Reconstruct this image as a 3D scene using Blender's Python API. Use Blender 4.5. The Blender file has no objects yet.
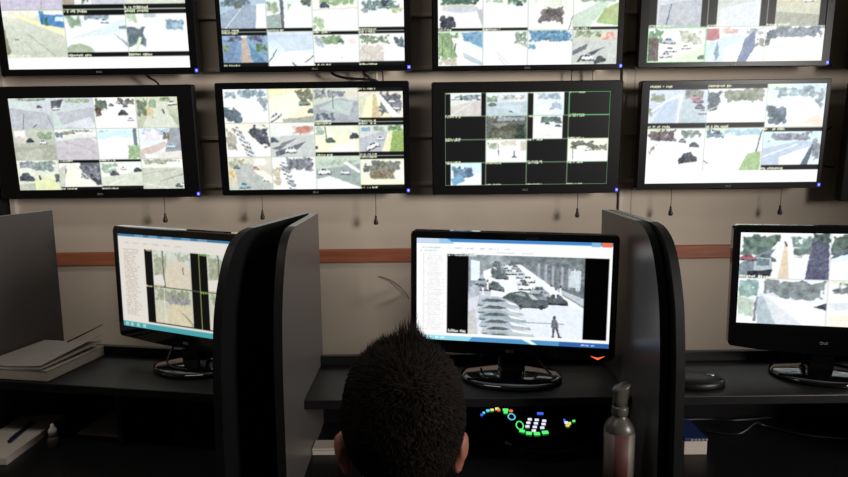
import bpy, bmesh, math, random
import numpy as np
from mathutils import Vector, Matrix
rnd = random.Random(5); nr = np.random.RandomState(7)
S = bpy.context.scene; COL = S.collection
# ------------------------------------------------------------------ camera, world, lights, exposure
cam_d = bpy.data.cameras.new('camera'); cam = bpy.data.objects.new('camera', cam_d); COL.objects.link(cam)
cam_d.sensor_width = 36; cam_d.lens = 36 * 640 / 848; cam_d.clip_start = .02
cam.matrix_world = Matrix.Translation((0, 0, 1.475)) @ Matrix.Rotation(math.radians(90 - 7.8), 4, 'X') @ Matrix.Rotation(math.radians(-.7), 4, 'Z')
S.camera = cam
w = bpy.data.worlds.new('world'); S.world = w; w.use_nodes = True
w.node_tree.nodes['Background'].inputs[0].default_value = (.9, .93, 1, 1)
w.node_tree.nodes['Background'].inputs[1].default_value = .03
def area(name, loc, target, sx, sy, power, color):
    l = bpy.data.lights.new(name, 'AREA'); l.shape = 'RECTANGLE'; l.size = sx; l.size_y = sy; l.energy = power; l.color = color
    o = bpy.data.objects.new(name, l); COL.objects.link(o); o.location = loc
    o.rotation_euler = (Vector(target) - Vector(loc)).to_track_quat('-Z', 'Y').to_euler(); return o
area('window_daylight', (2.75, -.25, 1.8), (-.6, 2.6, 1.85), .9, .8, 28, (1, .95, .895)).data.spread = math.radians(70)
area('ceiling_fill', (-1.0, .9, 2.84), (-1.0, 1.3, 0), 1.2, .3, 8, (1, .97, .9))  # unseen overhead fill lamp, added to even out the wall towards the left
vs = S.view_settings; vs.view_transform = 'Standard'; vs.look = 'None'; vs.exposure = 0; vs.gamma = 1; vs.use_curve_mapping = False
# ------------------------------------------------------------------ materials
def lin(c): return tuple(((x / 12.92) if x <= .04045 else ((x + .055) / 1.055) ** 2.4) for x in c)
def mat(name, rgb, rough=.5, metal=0, spec=.5, noise=0, scale=30, bump=0, emit=None, es=1, trans=0, stretch=None, coat=0):
    m = bpy.data.materials.new(name); m.use_nodes = True; nt = m.node_tree; b = nt.nodes['Principled BSDF']
    c = lin([v / 255 for v in rgb]); b.inputs['Base Color'].default_value = (*c, 1)
    b.inputs['Roughness'].default_value = rough; b.inputs['Metallic'].default_value = metal
    b.inputs['Specular IOR Level'].default_value = spec; b.inputs['Transmission Weight'].default_value = trans
    b.inputs['Coat Weight'].default_value = coat
    if noise or bump:
        tc = nt.nodes.new('ShaderNodeTexCoord'); mp = nt.nodes.new('ShaderNodeMapping'); n = nt.nodes.new('ShaderNodeTexNoise')
        nt.links.new(tc.outputs['Object'], mp.inputs[0]); nt.links.new(mp.outputs[0], n.inputs['Vector'])
        if stretch: mp.inputs['Scale'].default_value = stretch
        n.inputs['Scale'].default_value = scale; n.inputs['Detail'].default_value = 5
        if noise:
            r = nt.nodes.new('ShaderNodeValToRGB'); r.color_ramp.elements[0].position = .3; r.color_ramp.elements[1].position = .7
            r.color_ramp.elements[0].color = (*[x * (1 - noise) for x in c], 1); r.color_ramp.elements[1].color = (*[min(1, x * (1 + noise)) for x in c], 1)
            nt.links.new(n.outputs[0], r.inputs[0]); nt.links.new(r.outputs[0], b.inputs['Base Color'])
        if bump:
            bp = nt.nodes.new('ShaderNodeBump'); bp.inputs['Strength'].default_value = bump; bp.inputs['Distance'].default_value = .01
            nt.links.new(n.outputs[0], bp.inputs['Height']); nt.links.new(bp.outputs[0], b.inputs['Normal'])
    if emit:
        b.inputs['Emission Color'].default_value = (*lin([v / 255 for v in emit]), 1); b.inputs['Emission Strength'].default_value = es
    return m
M = dict(
    wall=mat('painted_wall', (200, 186, 170), .85, noise=.05, scale=3, bump=.05),
    rail=mat('stained_wood', (158, 92, 64), .5, noise=.22, scale=8, stretch=(1, 6, 14)),
    floor=mat('floor_tiles', (96, 88, 80), .5, noise=.1, scale=6), ceil=mat('ceiling_paint', (180, 175, 165), .9, noise=.03, scale=5),
    bezel=mat('gloss_black_plastic', (13, 13, 14), .3, noise=.03, scale=90, spec=.22), bezel2=mat('satin_black_plastic', (17, 16, 17), .38, noise=.03, scale=90, spec=.2),
    back=mat('matt_black_plastic', (15, 15, 15), .6, bump=.1, scale=200, spec=.25), gloss=mat('piano_black', (9, 9, 10), .08, coat=.5),
    lam=mat('charcoal_laminate', (74, 70, 69), .34, noise=.04, scale=60), edge=mat('black_edging', (13, 13, 14), .55, spec=.25, noise=.05, scale=80),
    edgetop=mat('lit_top_edging', (150, 152, 146), .45, noise=.05, scale=80),  # panel top edge: light from above is painted into this pale colour
    desk=mat('black_wood_laminate', (21, 20, 21), .42, spec=.3, noise=.16, scale=12, stretch=(1, 8, 8), bump=.02),
    paper=mat('paper', (196, 184, 172), .9, noise=.03, scale=20), cover=mat('grey_cover', (150, 142, 136), .6, noise=.06, scale=14),
    white=mat('white_plastic', (215, 210, 205), .4, noise=.03, scale=30), duct=mat('white_duct', (205, 195, 182), .6, noise=.04, scale=20),
    cable=mat('cable_rubber', (15, 15, 16), .5, noise=.05, scale=50), string=mat('pull_string', (70, 60, 52), .8, noise=.1, scale=90),
    pull=mat('pull_knob', (48, 34, 28), .5, noise=.1, scale=60), logo=mat('grey_logo_print', (150, 150, 150), .4, noise=.02, scale=80),
    led=mat('blue_led', (40, 50, 200), .4, noise=.02, scale=10, emit=(70, 80, 235), es=1.6), ledcore=mat('blue_led_core', (160, 170, 255), .4, noise=.02, scale=10, emit=(200, 205, 255), es=1.2),
    amber=mat('amber_led', (230, 90, 40), .4, noise=.02, scale=10, emit=(255, 105, 60), es=1.3),
    skin=mat('skin', (150, 100, 82), .55, noise=.06, scale=25), hair=mat('dark_hair', (30, 23, 19), .75, noise=.2, scale=60, spec=.15),
    shirt=mat('dark_shirt', (30, 32, 40), .9, noise=.1, scale=120, bump=.1), trousers=mat('dark_trousers', (34, 36, 46), .9, noise=.1, scale=120),
    shoe=mat('black_leather', (18, 17, 16), .4, noise=.05, scale=50), eye=mat('eye_white', (220, 215, 210), .2, noise=.02, scale=40),
    penblue=mat('pen_blue', (24, 26, 58), .4, noise=.05, scale=40), darkblue=mat('dark_blue_print', (30, 44, 90), .5, noise=.1, scale=60),
    label=mat('bottle_label', (108, 98, 92), .6, noise=.05, scale=40), red=mat('bottle_red_print', (82, 42, 40), .6, noise=.06, scale=40),
    clear=mat('clear_plastic', (190, 190, 185), .15, noise=.02, scale=20, trans=.75), gel=mat('cloudy_plastic', (94, 90, 86), .35, noise=.04, scale=20, trans=.3),
    fabric=mat('chair_fabric', (26, 26, 28), .95, noise=.15, scale=150, bump=.2), metal=mat('grey_metal', (120, 120, 122), .35, 1, noise=.05, scale=60),
)
sk = M['skin'].node_tree.nodes['Principled BSDF']; sk.inputs['Subsurface Weight'].default_value = .6; sk.inputs['Subsurface Radius'].default_value = (1, .35, .2); sk.inputs['Subsurface Scale'].default_value = .015
# ------------------------------------------------------------------ mesh helpers
def mesh(name, V, Fc, m, parent=None, smooth=False, mats=None, idx=None):
    me = bpy.data.meshes.new(name); me.from_pydata([tuple(v) for v in V], [], Fc); me.update()
    for x in (mats or [m]): me.materials.append(x)
    if idx is not None: me.polygons.foreach_set('material_index', idx)
    if smooth: me.polygons.foreach_set('use_smooth', [True] * len(me.polygons))
    o = bpy.data.objects.new(name, me); COL.objects.link(o)
    if parent: o.parent = parent
    return o
class MB:
    def __init__(s): s.V = []; s.F = []
    def add(s, V, Fc):
        n = len(s.V); s.V += [tuple(v) for v in V]; s.F += [tuple(i + n for i in f) for f in Fc]; return s
    def box(s, x0, x1, y0, y1, z0, z1, bev=0):
        bm = bmesh.new(); bmesh.ops.create_cube(bm, size=1)
        for v in bm.verts: v.co = ((x0 + x1) / 2 + v.co.x * (x1 - x0), (y0 + y1) / 2 + v.co.y * (y1 - y0), (z0 + z1) / 2 + v.co.z * (z1 - z0))
        if bev: bmesh.ops.bevel(bm, geom=bm.edges[:], offset=bev, segments=2, affect='EDGES', profile=.5)
        bm.verts.index_update(); s.add([v.co[:] for v in bm.verts], [[v.index for v in f.verts] for f in bm.faces]); bm.free(); return s
    def tube(s, pts, r, n=8, cap=True):
        P = [Vector(p) for p in pts]; R = r if isinstance(r, (list, tuple)) else [r] * len(P); V = []; Fc = []
        up = Vector((0, 0, 1))
        for i, p in enumerate(P):
            t = (P[min(i + 1, len(P) - 1)] - P[max(i - 1, 0)]).normalized()
            a = t.cross(up)
            if a.length < .05: a = t.cross(Vector((0, 1, 0)))
            a.normalize(); b = a.cross(t)
            for k in range(n):
                g = 2 * math.pi * k / n; V.append(p + (a * math.cos(g) + b * math.sin(g)) * R[i])
        for i in range(len(P) - 1):
            for k in range(n): Fc.append((i * n + k, i * n + (k + 1) % n, (i + 1) * n + (k + 1) % n, (i + 1) * n + k))
        if cap: Fc.append(tuple(range(n))[::-1]); Fc.append(tuple(range((len(P) - 1) * n, len(P) * n)))
        return s.add(V, Fc)
    def lathe(s, prof, cx=0, cy=0, n=32, sy=1):
        V = []; Fc = []
        for r, z in prof:
            for k in range(n): g = 2 * math.pi * k / n; V.append((cx + r * math.cos(g), cy + r * math.sin(g) * sy, z))
        for i in range(len(prof) - 1):
            for k in range(n): Fc.append((i * n + k, i * n + (k + 1) % n, (i + 1) * n + (k + 1) % n, (i + 1) * n + k))
        Fc.append(tuple(range(n))[::-1]); Fc.append(tuple(range((len(prof) - 1) * n, len(prof) * n)))
        return s.add(V, Fc)
    def build(s, name, m, parent=None, smooth=False): return mesh(name, s.V, s.F, m, parent, smooth)
def bez(p, n=16):
    p = [Vector(q) for q in p]; out = []
    pts = [p[0]] + p + [p[-1]]
    for i in range(1, len(pts) - 2):
        for k in range(n):
            t = k / n; a, b, c, d = pts[i - 1:i + 3]
            out.append(.5 * ((2 * b) + (c - a) * t + (2 * a - 5 * b + 4 * c - d) * t * t + (3 * b - a - 3 * c + d) * t ** 3))
    return out + [p[-1]]
def tag(o, label=None, cat=None, group=None, kind=None):
    if label: o['label'] = label
    if cat: o['category'] = cat
    if group: o['group'] = group
    if kind: o['kind'] = kind
    return o
def empty(name, loc, rz=0, label=None, cat=None, group=None, rx=0):
    o = bpy.data.objects.new(name, None); COL.objects.link(o); o.location = loc; o.rotation_euler = (rx, 0, rz); o.empty_display_size = .05
    return tag(o, label, cat, group)
def prism_x(prof, x0, x1):
    """closed outline (y,z) extruded along x"""
    n = len(prof); V = [(x0, y, z) for y, z in prof] + [(x1, y, z) for y, z in prof]
    return V, [tuple(range(n)), tuple(range(2 * n - 1, n - 1, -1))] + [(i, i + n, (i + 1) % n + n, (i + 1) % n) for i in range(n)]
def text_mesh(body, size, name, m, parent, loc, rot):
    c = bpy.data.curves.new(name, 'FONT'); c.body = body; c.size = size; c.extrude = .0004; c.align_x = 'CENTER'; c.align_y = 'CENTER'
    t = bpy.data.objects.new(name, c); COL.objects.link(t); bpy.context.view_layer.update()
    me = bpy.data.meshes.new_from_object(t.evaluated_get(bpy.context.evaluated_depsgraph_get())); bpy.data.objects.remove(t)
    me.materials.clear(); me.materials.append(m)
    o = bpy.data.objects.new(name, me); COL.objects.link(o); o.parent = parent; o.location = loc; o.rotation_euler = rot; return o
# ------------------------------------------------------------------ room
def struct(o): o['kind'] = 'structure'; return o
wall = struct(MB().box(-2.9, 2.9, 2.6, 2.7, 0, 2.9).build('wall_back', M['wall']))
struct(MB().box(-2.9, 2.9, -2.6, 2.7, -.1, 0).build('floor', M['floor']))
struct(MB().box(-2.9, 2.9, -2.6, 2.7, 2.9, 3).build('ceiling', M['ceil']))
struct(MB().box(-3, -2.9, -2.6, 2.7, 0, 2.9).build('wall_left', M['wall']))
struct(MB().box(2.9, 3, -2.6, 2.7, 0, 2.9).build('wall_right', M['wall']))
struct(MB().box(-2.89, 2.89, 2.572, 2.6, 1.027, 1.08, .004).build('trim_1', M['rail']))
struct(MB().box(-1.668, -1.645, 2.575, 2.6, .6, 2.9, .003).build('trim_2', M['duct']))
struct(MB().box(-1.725, -1.673, 2.53, 2.6, .6, 2.9, .004).build('trim_3', M['back']))
struct(MB().box(.792, .806, 2.588, 2.6, 1.1, 2.4, .002).build('trim_4', M['duct']))
for x in (.845,):     # joints between the wall boards
    MB().box(x - .0015, x + .0015, 2.5992, 2.6005, 1.09, 2.9).build('board_joint', M['cover'], wall)
for z in (1.345, 1.535, 1.80, 2.0):
    tag(MB().box(-1.6, 1.62, 2.585, 2.6, z - .007, z + .007, .002).build('mounting_rail', M['duct']), *{
        1.345: ('lowest pale mounting rail behind the lower row of screens', 'rail'), 1.535: ('pale mounting rail at mid height behind the lower screens', 'rail'),
        1.80: ('pale mounting rail behind the foot of the upper screens', 'rail'), 2.0: ('topmost pale mounting rail behind the upper screens', 'rail')}[z])
def blister():
    V = []; Fc = []; n, m_ = 40, 30; x0, x1, z0, z1 = -.33, -.05, .80, 1.0
    for j in range(m_ + 1):
        for i in range(n + 1):
            u, v = i / n, j / m_; a = (u - .45) * 2; b = (v - .5) * 2
            q = a * .82 + b * .57; p = -a * .57 + b * .82
            h = .013 * math.exp(-(p / .28) ** 2 - (q / .75) ** 2) + .013 * math.exp(-((p + .5) / .13) ** 2 - ((q - .2) / .5) ** 2) + .003 * math.exp(-((a + .45) / .15) ** 2 - (b / .6) ** 2)
            fade = max(0, 1 - max(abs(a), abs(b)) ** 4)
            V.append((x0 + (x1 - x0) * u, 2.5998 - h * fade, z0 + (z1 - z0) * v))
    for j in range(m_):
        for i in range(n): k = j * (n + 1) + i; Fc.append((k, k + 1, k + n + 2, k + n + 1))
    o = mesh('paint_blister', V, Fc, M['wall'], wall, True); o['label'] = 'blistered patch of beige paint'
    MB().tube(bez([(-.185, 2.592, .965), (-.13, 2.580, .945), (-.085, 2.580, .905), (-.065, 2.588, .87)]), .0016, 6).build('crack', M['string'], wall)
blister()
# ------------------------------------------------------------------ pictures on the screens (painted as colours on a fine grid)
def hx(c): return np.array([int(k, 16) * 17 / 255 for k in c])
class Pic:
    def __init__(s, W, H, bg='000'):
        s.W, s.H = W, H; s.w, s.h = W * 2, H * 2; s.a = np.ones((s.h, s.w, 3)) * hx(bg); s.box = (0, 0, 1, 1)
    def at(s, x0, y0, x1, y1): s.box = (x0, y0, x1, y1); return s
    def px(s, x, y):
        b = s.box; return (b[0] + (b[2] - b[0]) * x) * s.w, (b[1] + (b[3] - b[1]) * y) * s.h
    def clip(s, x0, y0, x1, y1):
        bx0, by0 = s.px(0, 0); bx1, by1 = s.px(1, 1)
        return max(int(round(bx0)), int(math.floor(x0)), 0), max(int(round(by0)), int(math.floor(y0)), 0), min(int(round(bx1)), int(math.ceil(x1)), s.w), min(int(round(by1)), int(math.ceil(y1)), s.h)
    def p(s, c, *q):
        P = [s.px(q[i], q[i + 1]) for i in range(0, len(q), 2)]; xs = [a for a, _ in P]; ys = [b for _, b in P]
        x0, y0, x1, y1 = s.clip(min(xs), min(ys), max(xs), max(ys))
        if x1 <= x0 or y1 <= y0: return s
        X, Y = np.meshgrid(np.arange(x0, x1) + .5, np.arange(y0, y1) + .5); I = np.zeros(X.shape, bool)
        for k in range(len(P)):
            ax, ay = P[k]; bx, by = P[k - 1]
            if ay == by: continue
            I ^= ((ay > Y) != (by > Y)) & (X < (bx - ax) * (Y - ay) / (by - ay) + ax)
        s.a[y0:y1, x0:x1][I] = hx(c); return s
    def r(s, c, x0, y0, x1, y1): return s.p(c, x0, y0, x1, y0, x1, y1, x0, y1)
    def e(s, c, cx, cy, rx, ry): return s.p(c, *[v for k in range(20) for v in (cx + rx * math.cos(k * .31416), cy + ry * math.sin(k * .31416))])
    def l(s, c, wd, *q):
        for i in range(0, len(q) - 2, 2):
            x0, y0, x1, y1 = q[i:i + 4]; (a, b), (c2, d) = s.px(x0, y0), s.px(x1, y1); L = math.hypot(c2 - a, d - b) or 1
            sx = s.px(1, 0)[0] - s.px(0, 0)[0]; sy = s.px(0, 1)[1] - s.px(0, 0)[1]
            nx, ny = -(d - b) / L * wd * sy / 2 / sx, (c2 - a) / L * wd / 2
            s.p(c, x0 + nx, y0 + ny, x1 + nx, y1 + ny, x1 - nx, y1 - ny, x0 - nx, y0 - ny)
        return s
    def g(s, c1, c2):
        x0, y0 = s.px(0, 0); x1, y1 = s.px(1, 1); x0, y0, x1, y1 = s.clip(x0, y0, x1, y1); t = np.linspace(0, 1, y1 - y0)[:, None, None]
        s.a[y0:y1, x0:x1] = hx(c1) * (1 - t) + hx(c2) * t; return s
    def n(s, c1, c2, x0, y0, x1, y1, cell=.06, cover=.6):
        """mottled clumps: foliage, crowds, rubble"""
        (ax, ay), (bx, by) = s.px(x0, y0), s.px(x1, y1); ax, ay, bx, by = s.clip(ax, ay, bx, by)
        if bx <= ax or by <= ay: return s
        W, H = bx - ax, by - ay; step = max(2, cell * (s.px(1, 0)[0] - s.px(0, 0)[0]))
        def vn(st):
            g = nr.rand(int(H / st) + 3, int(W / st) + 3); yy = np.arange(H) / st; xx = np.arange(W) / st
            i = yy.astype(int); j = xx.astype(int); fy = (yy - i)[:, None]; fx = (xx - j)[None]
            return (g[i][:, j] * (1 - fx) + g[i][:, j + 1] * fx) * (1 - fy) + (g[i + 1][:, j] * (1 - fx) + g[i + 1][:, j + 1] * fx) * fy
        v = vn(step) * .65 + vn(step / 2) * .35
        ed = np.minimum(1, np.minimum(np.minimum(np.arange(W) + 1, W - np.arange(W))[None] / (W * .18 + 1), np.minimum(np.arange(H) + 1, H - np.arange(H))[:, None] / (H * .25 + 1)))
        mk = np.clip((v + (cover - .5) - (1 - ed) * .6 - .33) * 9, 0, 1)[..., None]; t = vn(step * .7)[..., None]
        s.a[ay:by, ax:bx] = s.a[ay:by, ax:bx] * (1 - mk) + mk * (hx(c1) * (1 - t) + hx(c2) * t); return s
    def c(s, col, x, y, z, tilt=0, sh='445'):
        """a car seen from above and behind"""
        def q(cc, *pt):
            o = []
            for i in range(0, len(pt), 2): o += [x + z * pt[i], y + z * 1.5 * pt[i + 1] + z * tilt * pt[i]]
            s.p(cc, *o)
        q(sh, -1.05, .1, 1.1, .15, 1.15, .55, -1, .55)
        q(col, -1, .0, -.75, -.1, -.45, -.5, .35, -.5, .7, -.08, 1, .05, 1, .4, -1, .4)
        q('345', -.6, -.1, -.38, -.4, -.05, -.4, -.05, -.1); q('456', .05, -.1, .05, -.4, .3, -.4, .5, -.1)
        q('223', -.75, .3, -.45, .3, -.45, .5, -.75, .5); q('223', .45, .3, .75, .3, .75, .5, .45, .5); return s
    def pil(s, a=.15, b=.85): return s.r('111', 0, 0, a, 1).r('111', b, 0, 1, 1)
    def let(s, t=.1, b=.9):
        if t: s.r('111', 0, 0, 1, t)
        return s.r('111', 0, b, 1, 1)
    def txt(s, x, y, wd, h, c='eed', n=14):
        for k in range(n):
            if rnd.random() < .86: s.r(c, x + wd * k / n, y + h * rnd.uniform(0, .3), x + wd * (k + .8) / n, y + h * rnd.uniform(.7, 1))
        return s
    def cap(s, top=True, bot=True, wd=.38):
        if top: s.txt(.01, .005, wd, .07, 'dda')
        if bot: s.txt(.01, .93, wd, .065, 'ddb')
        return s
    def fine(s, amt, warp=2.2, sat=.68, tint=(1.05, 1.075, 1.055)):
        x0, y0 = s.px(0, 0); x1, y1 = s.px(1, 1); x0, y0, x1, y1 = s.clip(x0, y0, x1, y1)
        H, W = y1 - y0, x1 - x0
        def vn(st):
            g = nr.rand(int(H / st) + 3, int(W / st) + 3) - .5; yy = np.arange(H) / st; xx = np.arange(W) / st; i = yy.astype(int); j = xx.astype(int); fy = (yy - i)[:, None]; fx = (xx - j)[None]
            return (g[i][:, j] * (1 - fx) + g[i][:, j + 1] * fx) * (1 - fy) + (g[i + 1][:, j] * (1 - fx) + g[i + 1][:, j + 1] * fx) * fy
        q = s.a[y0:y1, x0:x1]; lit = (q.max(-1, keepdims=True) > .13)
        yy = np.clip(np.arange(H)[:, None] + np.round(vn(5) * warp + vn(14) * warp).astype(int), 0, H - 1); xx = np.clip(np.arange(W)[None] + np.round(vn(5) * warp + vn(14) * warp).astype(int), 0, W - 1)
        q2 = np.where(lit, q[yy, xx], q); lit2 = q2.max(-1, keepdims=True) > .13
        m = q2.mean(-1, keepdims=True); q2 = (m + (q2 - m) * sat) * .86 + .14
        tx = (vn(1.6) * .9 + vn(3) * .9 + vn(7) * .8 + vn(16) * .5)[..., None] * amt; sh = np.stack([vn(9), vn(9), vn(9)], -1) * amt * .12 * sat
        dark = 1.15 - m; q2 = (q2 + tx * (.15 + dark) + sh) * np.array(tint)
        q2 = np.clip(q2, 0, 1); q2 = np.clip((q2 - .09) * 1.16, 0, 1) ** .92
        s.a[y0:y1, x0:x1] = np.clip(np.where(lit & lit2, q2, q), 0, 1); return s
    def out(s, gain=1.0, blur=2):
        a = s.a.copy(); s.box = (0, 0, 1, 1)
        for _ in range(blur):
            b = np.pad(a, ((1, 1), (1, 1), (0, 0)), 'edge'); a = (b[1:-1, 1:-1] * 2 + b[:-2, 1:-1] + b[2:, 1:-1] + b[1:-1, :-2] + b[1:-1, 2:]) / 6
        a = a.reshape(s.H, 2, s.W, 2, 3).mean((1, 3)); a = np.clip(a, 0, 1)
        return np.where(a <= .04045, a / 12.92, ((a + .055) / 1.055) ** 2.4) * gain
def disp_mat(name):
    m = bpy.data.materials.new(name); m.use_nodes = True; nt = m.node_tree; b = nt.nodes['Principled BSDF']
    at = nt.nodes.new('ShaderNodeAttribute'); at.attribute_name = 'picture'; b.inputs['Base Color'].default_value = (.006, .006, .007, 1)
    b.inputs['Roughness'].default_value = .35; b.inputs['Specular IOR Level'].default_value = .2
    nt.links.new(at.outputs['Color'], b.inputs['Emission Color']); b.inputs['Emission Strength'].default_value = 1.0; return m
M['display'] = disp_mat('lit_display')
def screen_mesh(name, pic, x0, x1, z0, z1, y, parent, gain=1.0, blur=2):
    W, H = pic.W, pic.H; col = pic.out(gain, blur)[::-1]
    X, Z = np.meshgrid(np.linspace(x0, x1, W), np.linspace(z0, z1, H)); V = np.stack([X, np.full_like(X, y), Z], -1).reshape(-1, 3)
    k = (np.arange(H - 1)[:, None] * W + np.arange(W - 1)[None]).ravel(); Fc = np.stack([k, k + 1, k + W + 1, k + W], 1)
    me = bpy.data.meshes.new(name); me.vertices.add(W * H); me.vertices.foreach_set('co', V.ravel()); n = len(Fc)
    me.loops.add(n * 4); me.loops.foreach_set('vertex_index', Fc.ravel()); me.polygons.add(n)
    me.polygons.foreach_set('loop_start', np.arange(n) * 4); me.polygons.foreach_set('loop_total', np.full(n, 4)); me.update()
    at = me.attributes.new('picture', 'FLOAT_COLOR', 'POINT'); at.data.foreach_set('color', np.concatenate([col.reshape(-1, 3), np.ones((W * H, 1))], 1).ravel().astype(np.float32))
    me.materials.append(M['display']); o = bpy.data.objects.new(name, me); COL.objects.link(o); o.parent = parent; return o
def grid(P, cols, rows, tiles, y1=1.0, line='bcb', lw=.012, caps=True, fine=.13):
    for k, t in enumerate(tiles):
        i, j = k % cols, k // cols; P.at(i / cols, j * y1 / rows, (i + 1) / cols, (j + 1) * y1 / rows)
        if t: t(P); P.fine(fine)
    P.at(0, 0, 1, 1)
    for i in range(1, cols): P.r(line, i / cols - lw / cols / 2, 0, i / cols + lw / cols / 2, y1)
    for j in range(1, rows): P.r(line, 0, j * y1 / rows - lw / rows * .7, 1, j * y1 / rows + lw / rows * .7)
    return P
# ---- upper left
def t1a(P): P.g('ccb', 'bba').r('eee', 0, 0, .6, .12).n('dca', 'fec', 0, .02, .62, .2).p('fe9', .3, .12, 1, .42, 1, .56, .28, .18).p('fda', .4, .2, 1, .5, 1, .57).p('37c', .6, .02, 1, .1, 1, .38, .62, .3).r('eff', .68, .03, 1, .1).r('364', .69, .16, .74, .34).r('bdf', .86, .15, 1, .24).r('16b', .62, .1, .67, .3).l('887', .015, .38, .5, .8, .98).l('998', .01, .1, .3, .5, .95).r('887', .16, .6, .23, .64).p('775', 0, .3, .08, .9, 0, 1).cap(0, 1)
def t1b(P): P.g('def', 'eff').n('567', '9ac', .3, .08, .8, .24).n('686', '8a8', 0, .1, .3, .4).p('cde', .1, .6, 1, .2, 1, .5).c('cde', .65, .25, .06).p('89a', .78, .5, 1, .72, 1, .8).r('678', .88, .35, 1, .42).e('9a8', .2, .92, .24, .2).l('bcd', .02, .1, .6, .5, .45).let(.12, .9).cap()
def t1c(P): P.g('eef', 'fff').n('9b8', 'bca', 0, .06, .2, .3).n('345', '678', 0, .38, .3, .82, .1, .75).n('468', '9bd', .6, .2, 1, .5).p('cdb', .08, .95, .18, .6, .24, .6, .14, .95).r('abb', .3, .1, .5, .18).let(.1, .9).cap()
def t1d(P): P.g('ccd', 'dce').p('bac', 0, .4, 1, .2, 1, 1, 0, 1).l('665', .01, .68, 0, .66, 1)
def t1e(P): P.g('edd', 'dde').r('987', 0, .3, .2, 1).n('353', '674', .3, .2, .6, .9).p('bbc', .4, .5, 1, .4, 1, 1, .5, 1).let(0, .9)
def t1f(P): P.g('eee', 'ddd').p('ccb', 0, .6, 1, .4, 1, 1, 0, 1).let(0, .9).cap(0, 1)
PT1 = grid(Pic(272, 152, 'fff'), 3, 2, [t1d, t1e, t1f, t1a, t1b, t1c], .885)
# ---- upper second
def t2a(P): P.g('9bd', '9ab').n('345', '789', 0, 0, .8, .3).p('89b', 0, .5, .6, .2, .9, .3, .8, 1, 0, 1).p('eef', .8, .2, 1, .2, 1, 1, .75, 1).l('cde', .02, .1, .9, .5, .3).n('875', '456', .3, .15, .5, .35).let(0, .9).cap(0, 1)
def t2b(P): P.g('cdd', 'eff').n('786', 'ab9', 0, .1, .3, .5).p('899', 0, .55, .3, .5, .3, .9, 0, .95).r('556', .31, 0, .38, .95).n('797', '9b8', .45, .2, .65, .5).p('fff', .5, .3, .75, .1, 1, .6, 1, 1, .45, 1).n('334', '565', .75, 0, 1, .35).let(0, .9).cap(0, 1)
def t2c(P): P.g('eec', 'fff').n('796', '9b7', .1, 0, 1, .3).c('345', .27, .27, .1).n('8a7', 'ac9', 0, .55, .28, 1).l('ccb', .03, 0, .4, 1, .35).cap(0, 1)
def t2d(P): P.g('def', 'eff').n('456', '798', 0, .1, 1, .45).n('234', '456', .5, .1, .7, .4).p('ffe', 0, .6, .5, .45, 1, .6, 1, 1, 0, 1).n('cc8', '9a6', .7, .35, 1, .55).r('889', .1, .4, .22, .5).let(0, .9).cap(0, 1)
def t2e(P): P.g('79c', '57a').n('335', '779', 0, .1, 1, .3).n('463', '796', 0, .3, .3, .7).p('57a', .38, .15, .2, .9, -.2, .95, .3, .2).p('69c', .55, .15, .62, .9, 1.1, .9).p('47a', .5, .2, .65, .95, 1.0, .95).n('352', '684', .72, .28, 1, .6).p('b98', .46, .15, .52, .15, .64, .95, .4, .95).l('dcc', .012, .45, .15, .38, .95).l('edc', .012, .53, .15, .66, .95).p('eef', .42, .1, .56, .1, .56, .16, .42, .16).let(.1, .88).cap()
def t2f(P): P.g('abe', 'eff').p('bce', .2, .2, 1, .1, 1, .5, .4, .6).e('fff', .6, .75, .4, .2).l('456', .02, .02, .85, .2, .5, .1, .68).l('567', .03, .8, .9, 1, .7).l('445', .04, .52, .9, .6, 1).r('ccd', 0, 0, 1, .08).cap(0, 0)
def t2g(P): P.g('ded', 'fff').n('574', '8a7', .1, .12, .7, .4).n('789', 'bbc', 0, .1, .25, .5).c('456', .6, .28, .06).n('fbb', 'ecc', .75, .2, .95, .4).p('fff', 0, .5, 1, .4, 1, .9, 0, .9).l('bbb', .02, .6, .72, .62, .8).let(.1, .9).cap()
def t2h(P): P.g('def', 'fff').n('564', '897', 0, .1, .7, .4).n('345', '578', .75, .15, 1, .6).n('baa', 'dcb', 0, .4, .55, .95, .04, .9).p('fff', .55, .35, 1, .5, 1, .9, .62, .9).let(.08, .88).cap()
PT2 = grid(Pic(272, 152), 4, 3, [t2g, t2b, t2d, t2c, t2a, t2b, t2c, t2d, t2e, t2f, t2g, t2h], 1)
# ---- upper third
def t3a(P): P.g('eee', 'eef').n('243', '576', 0, 0, 1, .35).r('cca', .1, .25, .8, .4).e('bbc', .5, .38, .4, .1).n('223', '445', 0, .5, .45, 1).p('fff', .3, .5, 1, .45, 1, 1, .5, 1).p('aab', .85, .4, 1, .4, 1, .9).cap(0, 0).let(0, .92).cap(0, 1)
def t3b(P): P.g('ffe', 'fff').n('354', '7a7', .5, 0, 1, .3).n('796', 'bcb', 0, .05, .5, .25).c('344', .8, .25, .08).l('ddd', .03, 0, .6, .5, .4).let(0, .92).cap(0, 1)
def t3c(P): P.g('ddd', 'edd').n('ccb', 'eed', 0, 0, 1, .4).n('433', '877', .2, .3, .8, .85, .08, .62).c('544', .55, .5, .12, -.4).c('655', .35, .65, .12, -.4).p('fff', 0, .3, .4, .15, .1, .9, 0, .9).l('556', .02, .9, 1, 1, .6).cap(0, 1)
def t3d(P): P.g('eef', 'eff').n('686', '9b9', 0, 0, 1, .25).p('bcb', 0, .6, .6, .2, .8, .25, .3, 1, 0, 1).p('9b6', .7, .4, 1, .25, 1, .9, .5, .8).n('ba7', '9b6', .7, .3, 1, .8).let(0, .92).cap(0, 1)
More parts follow.
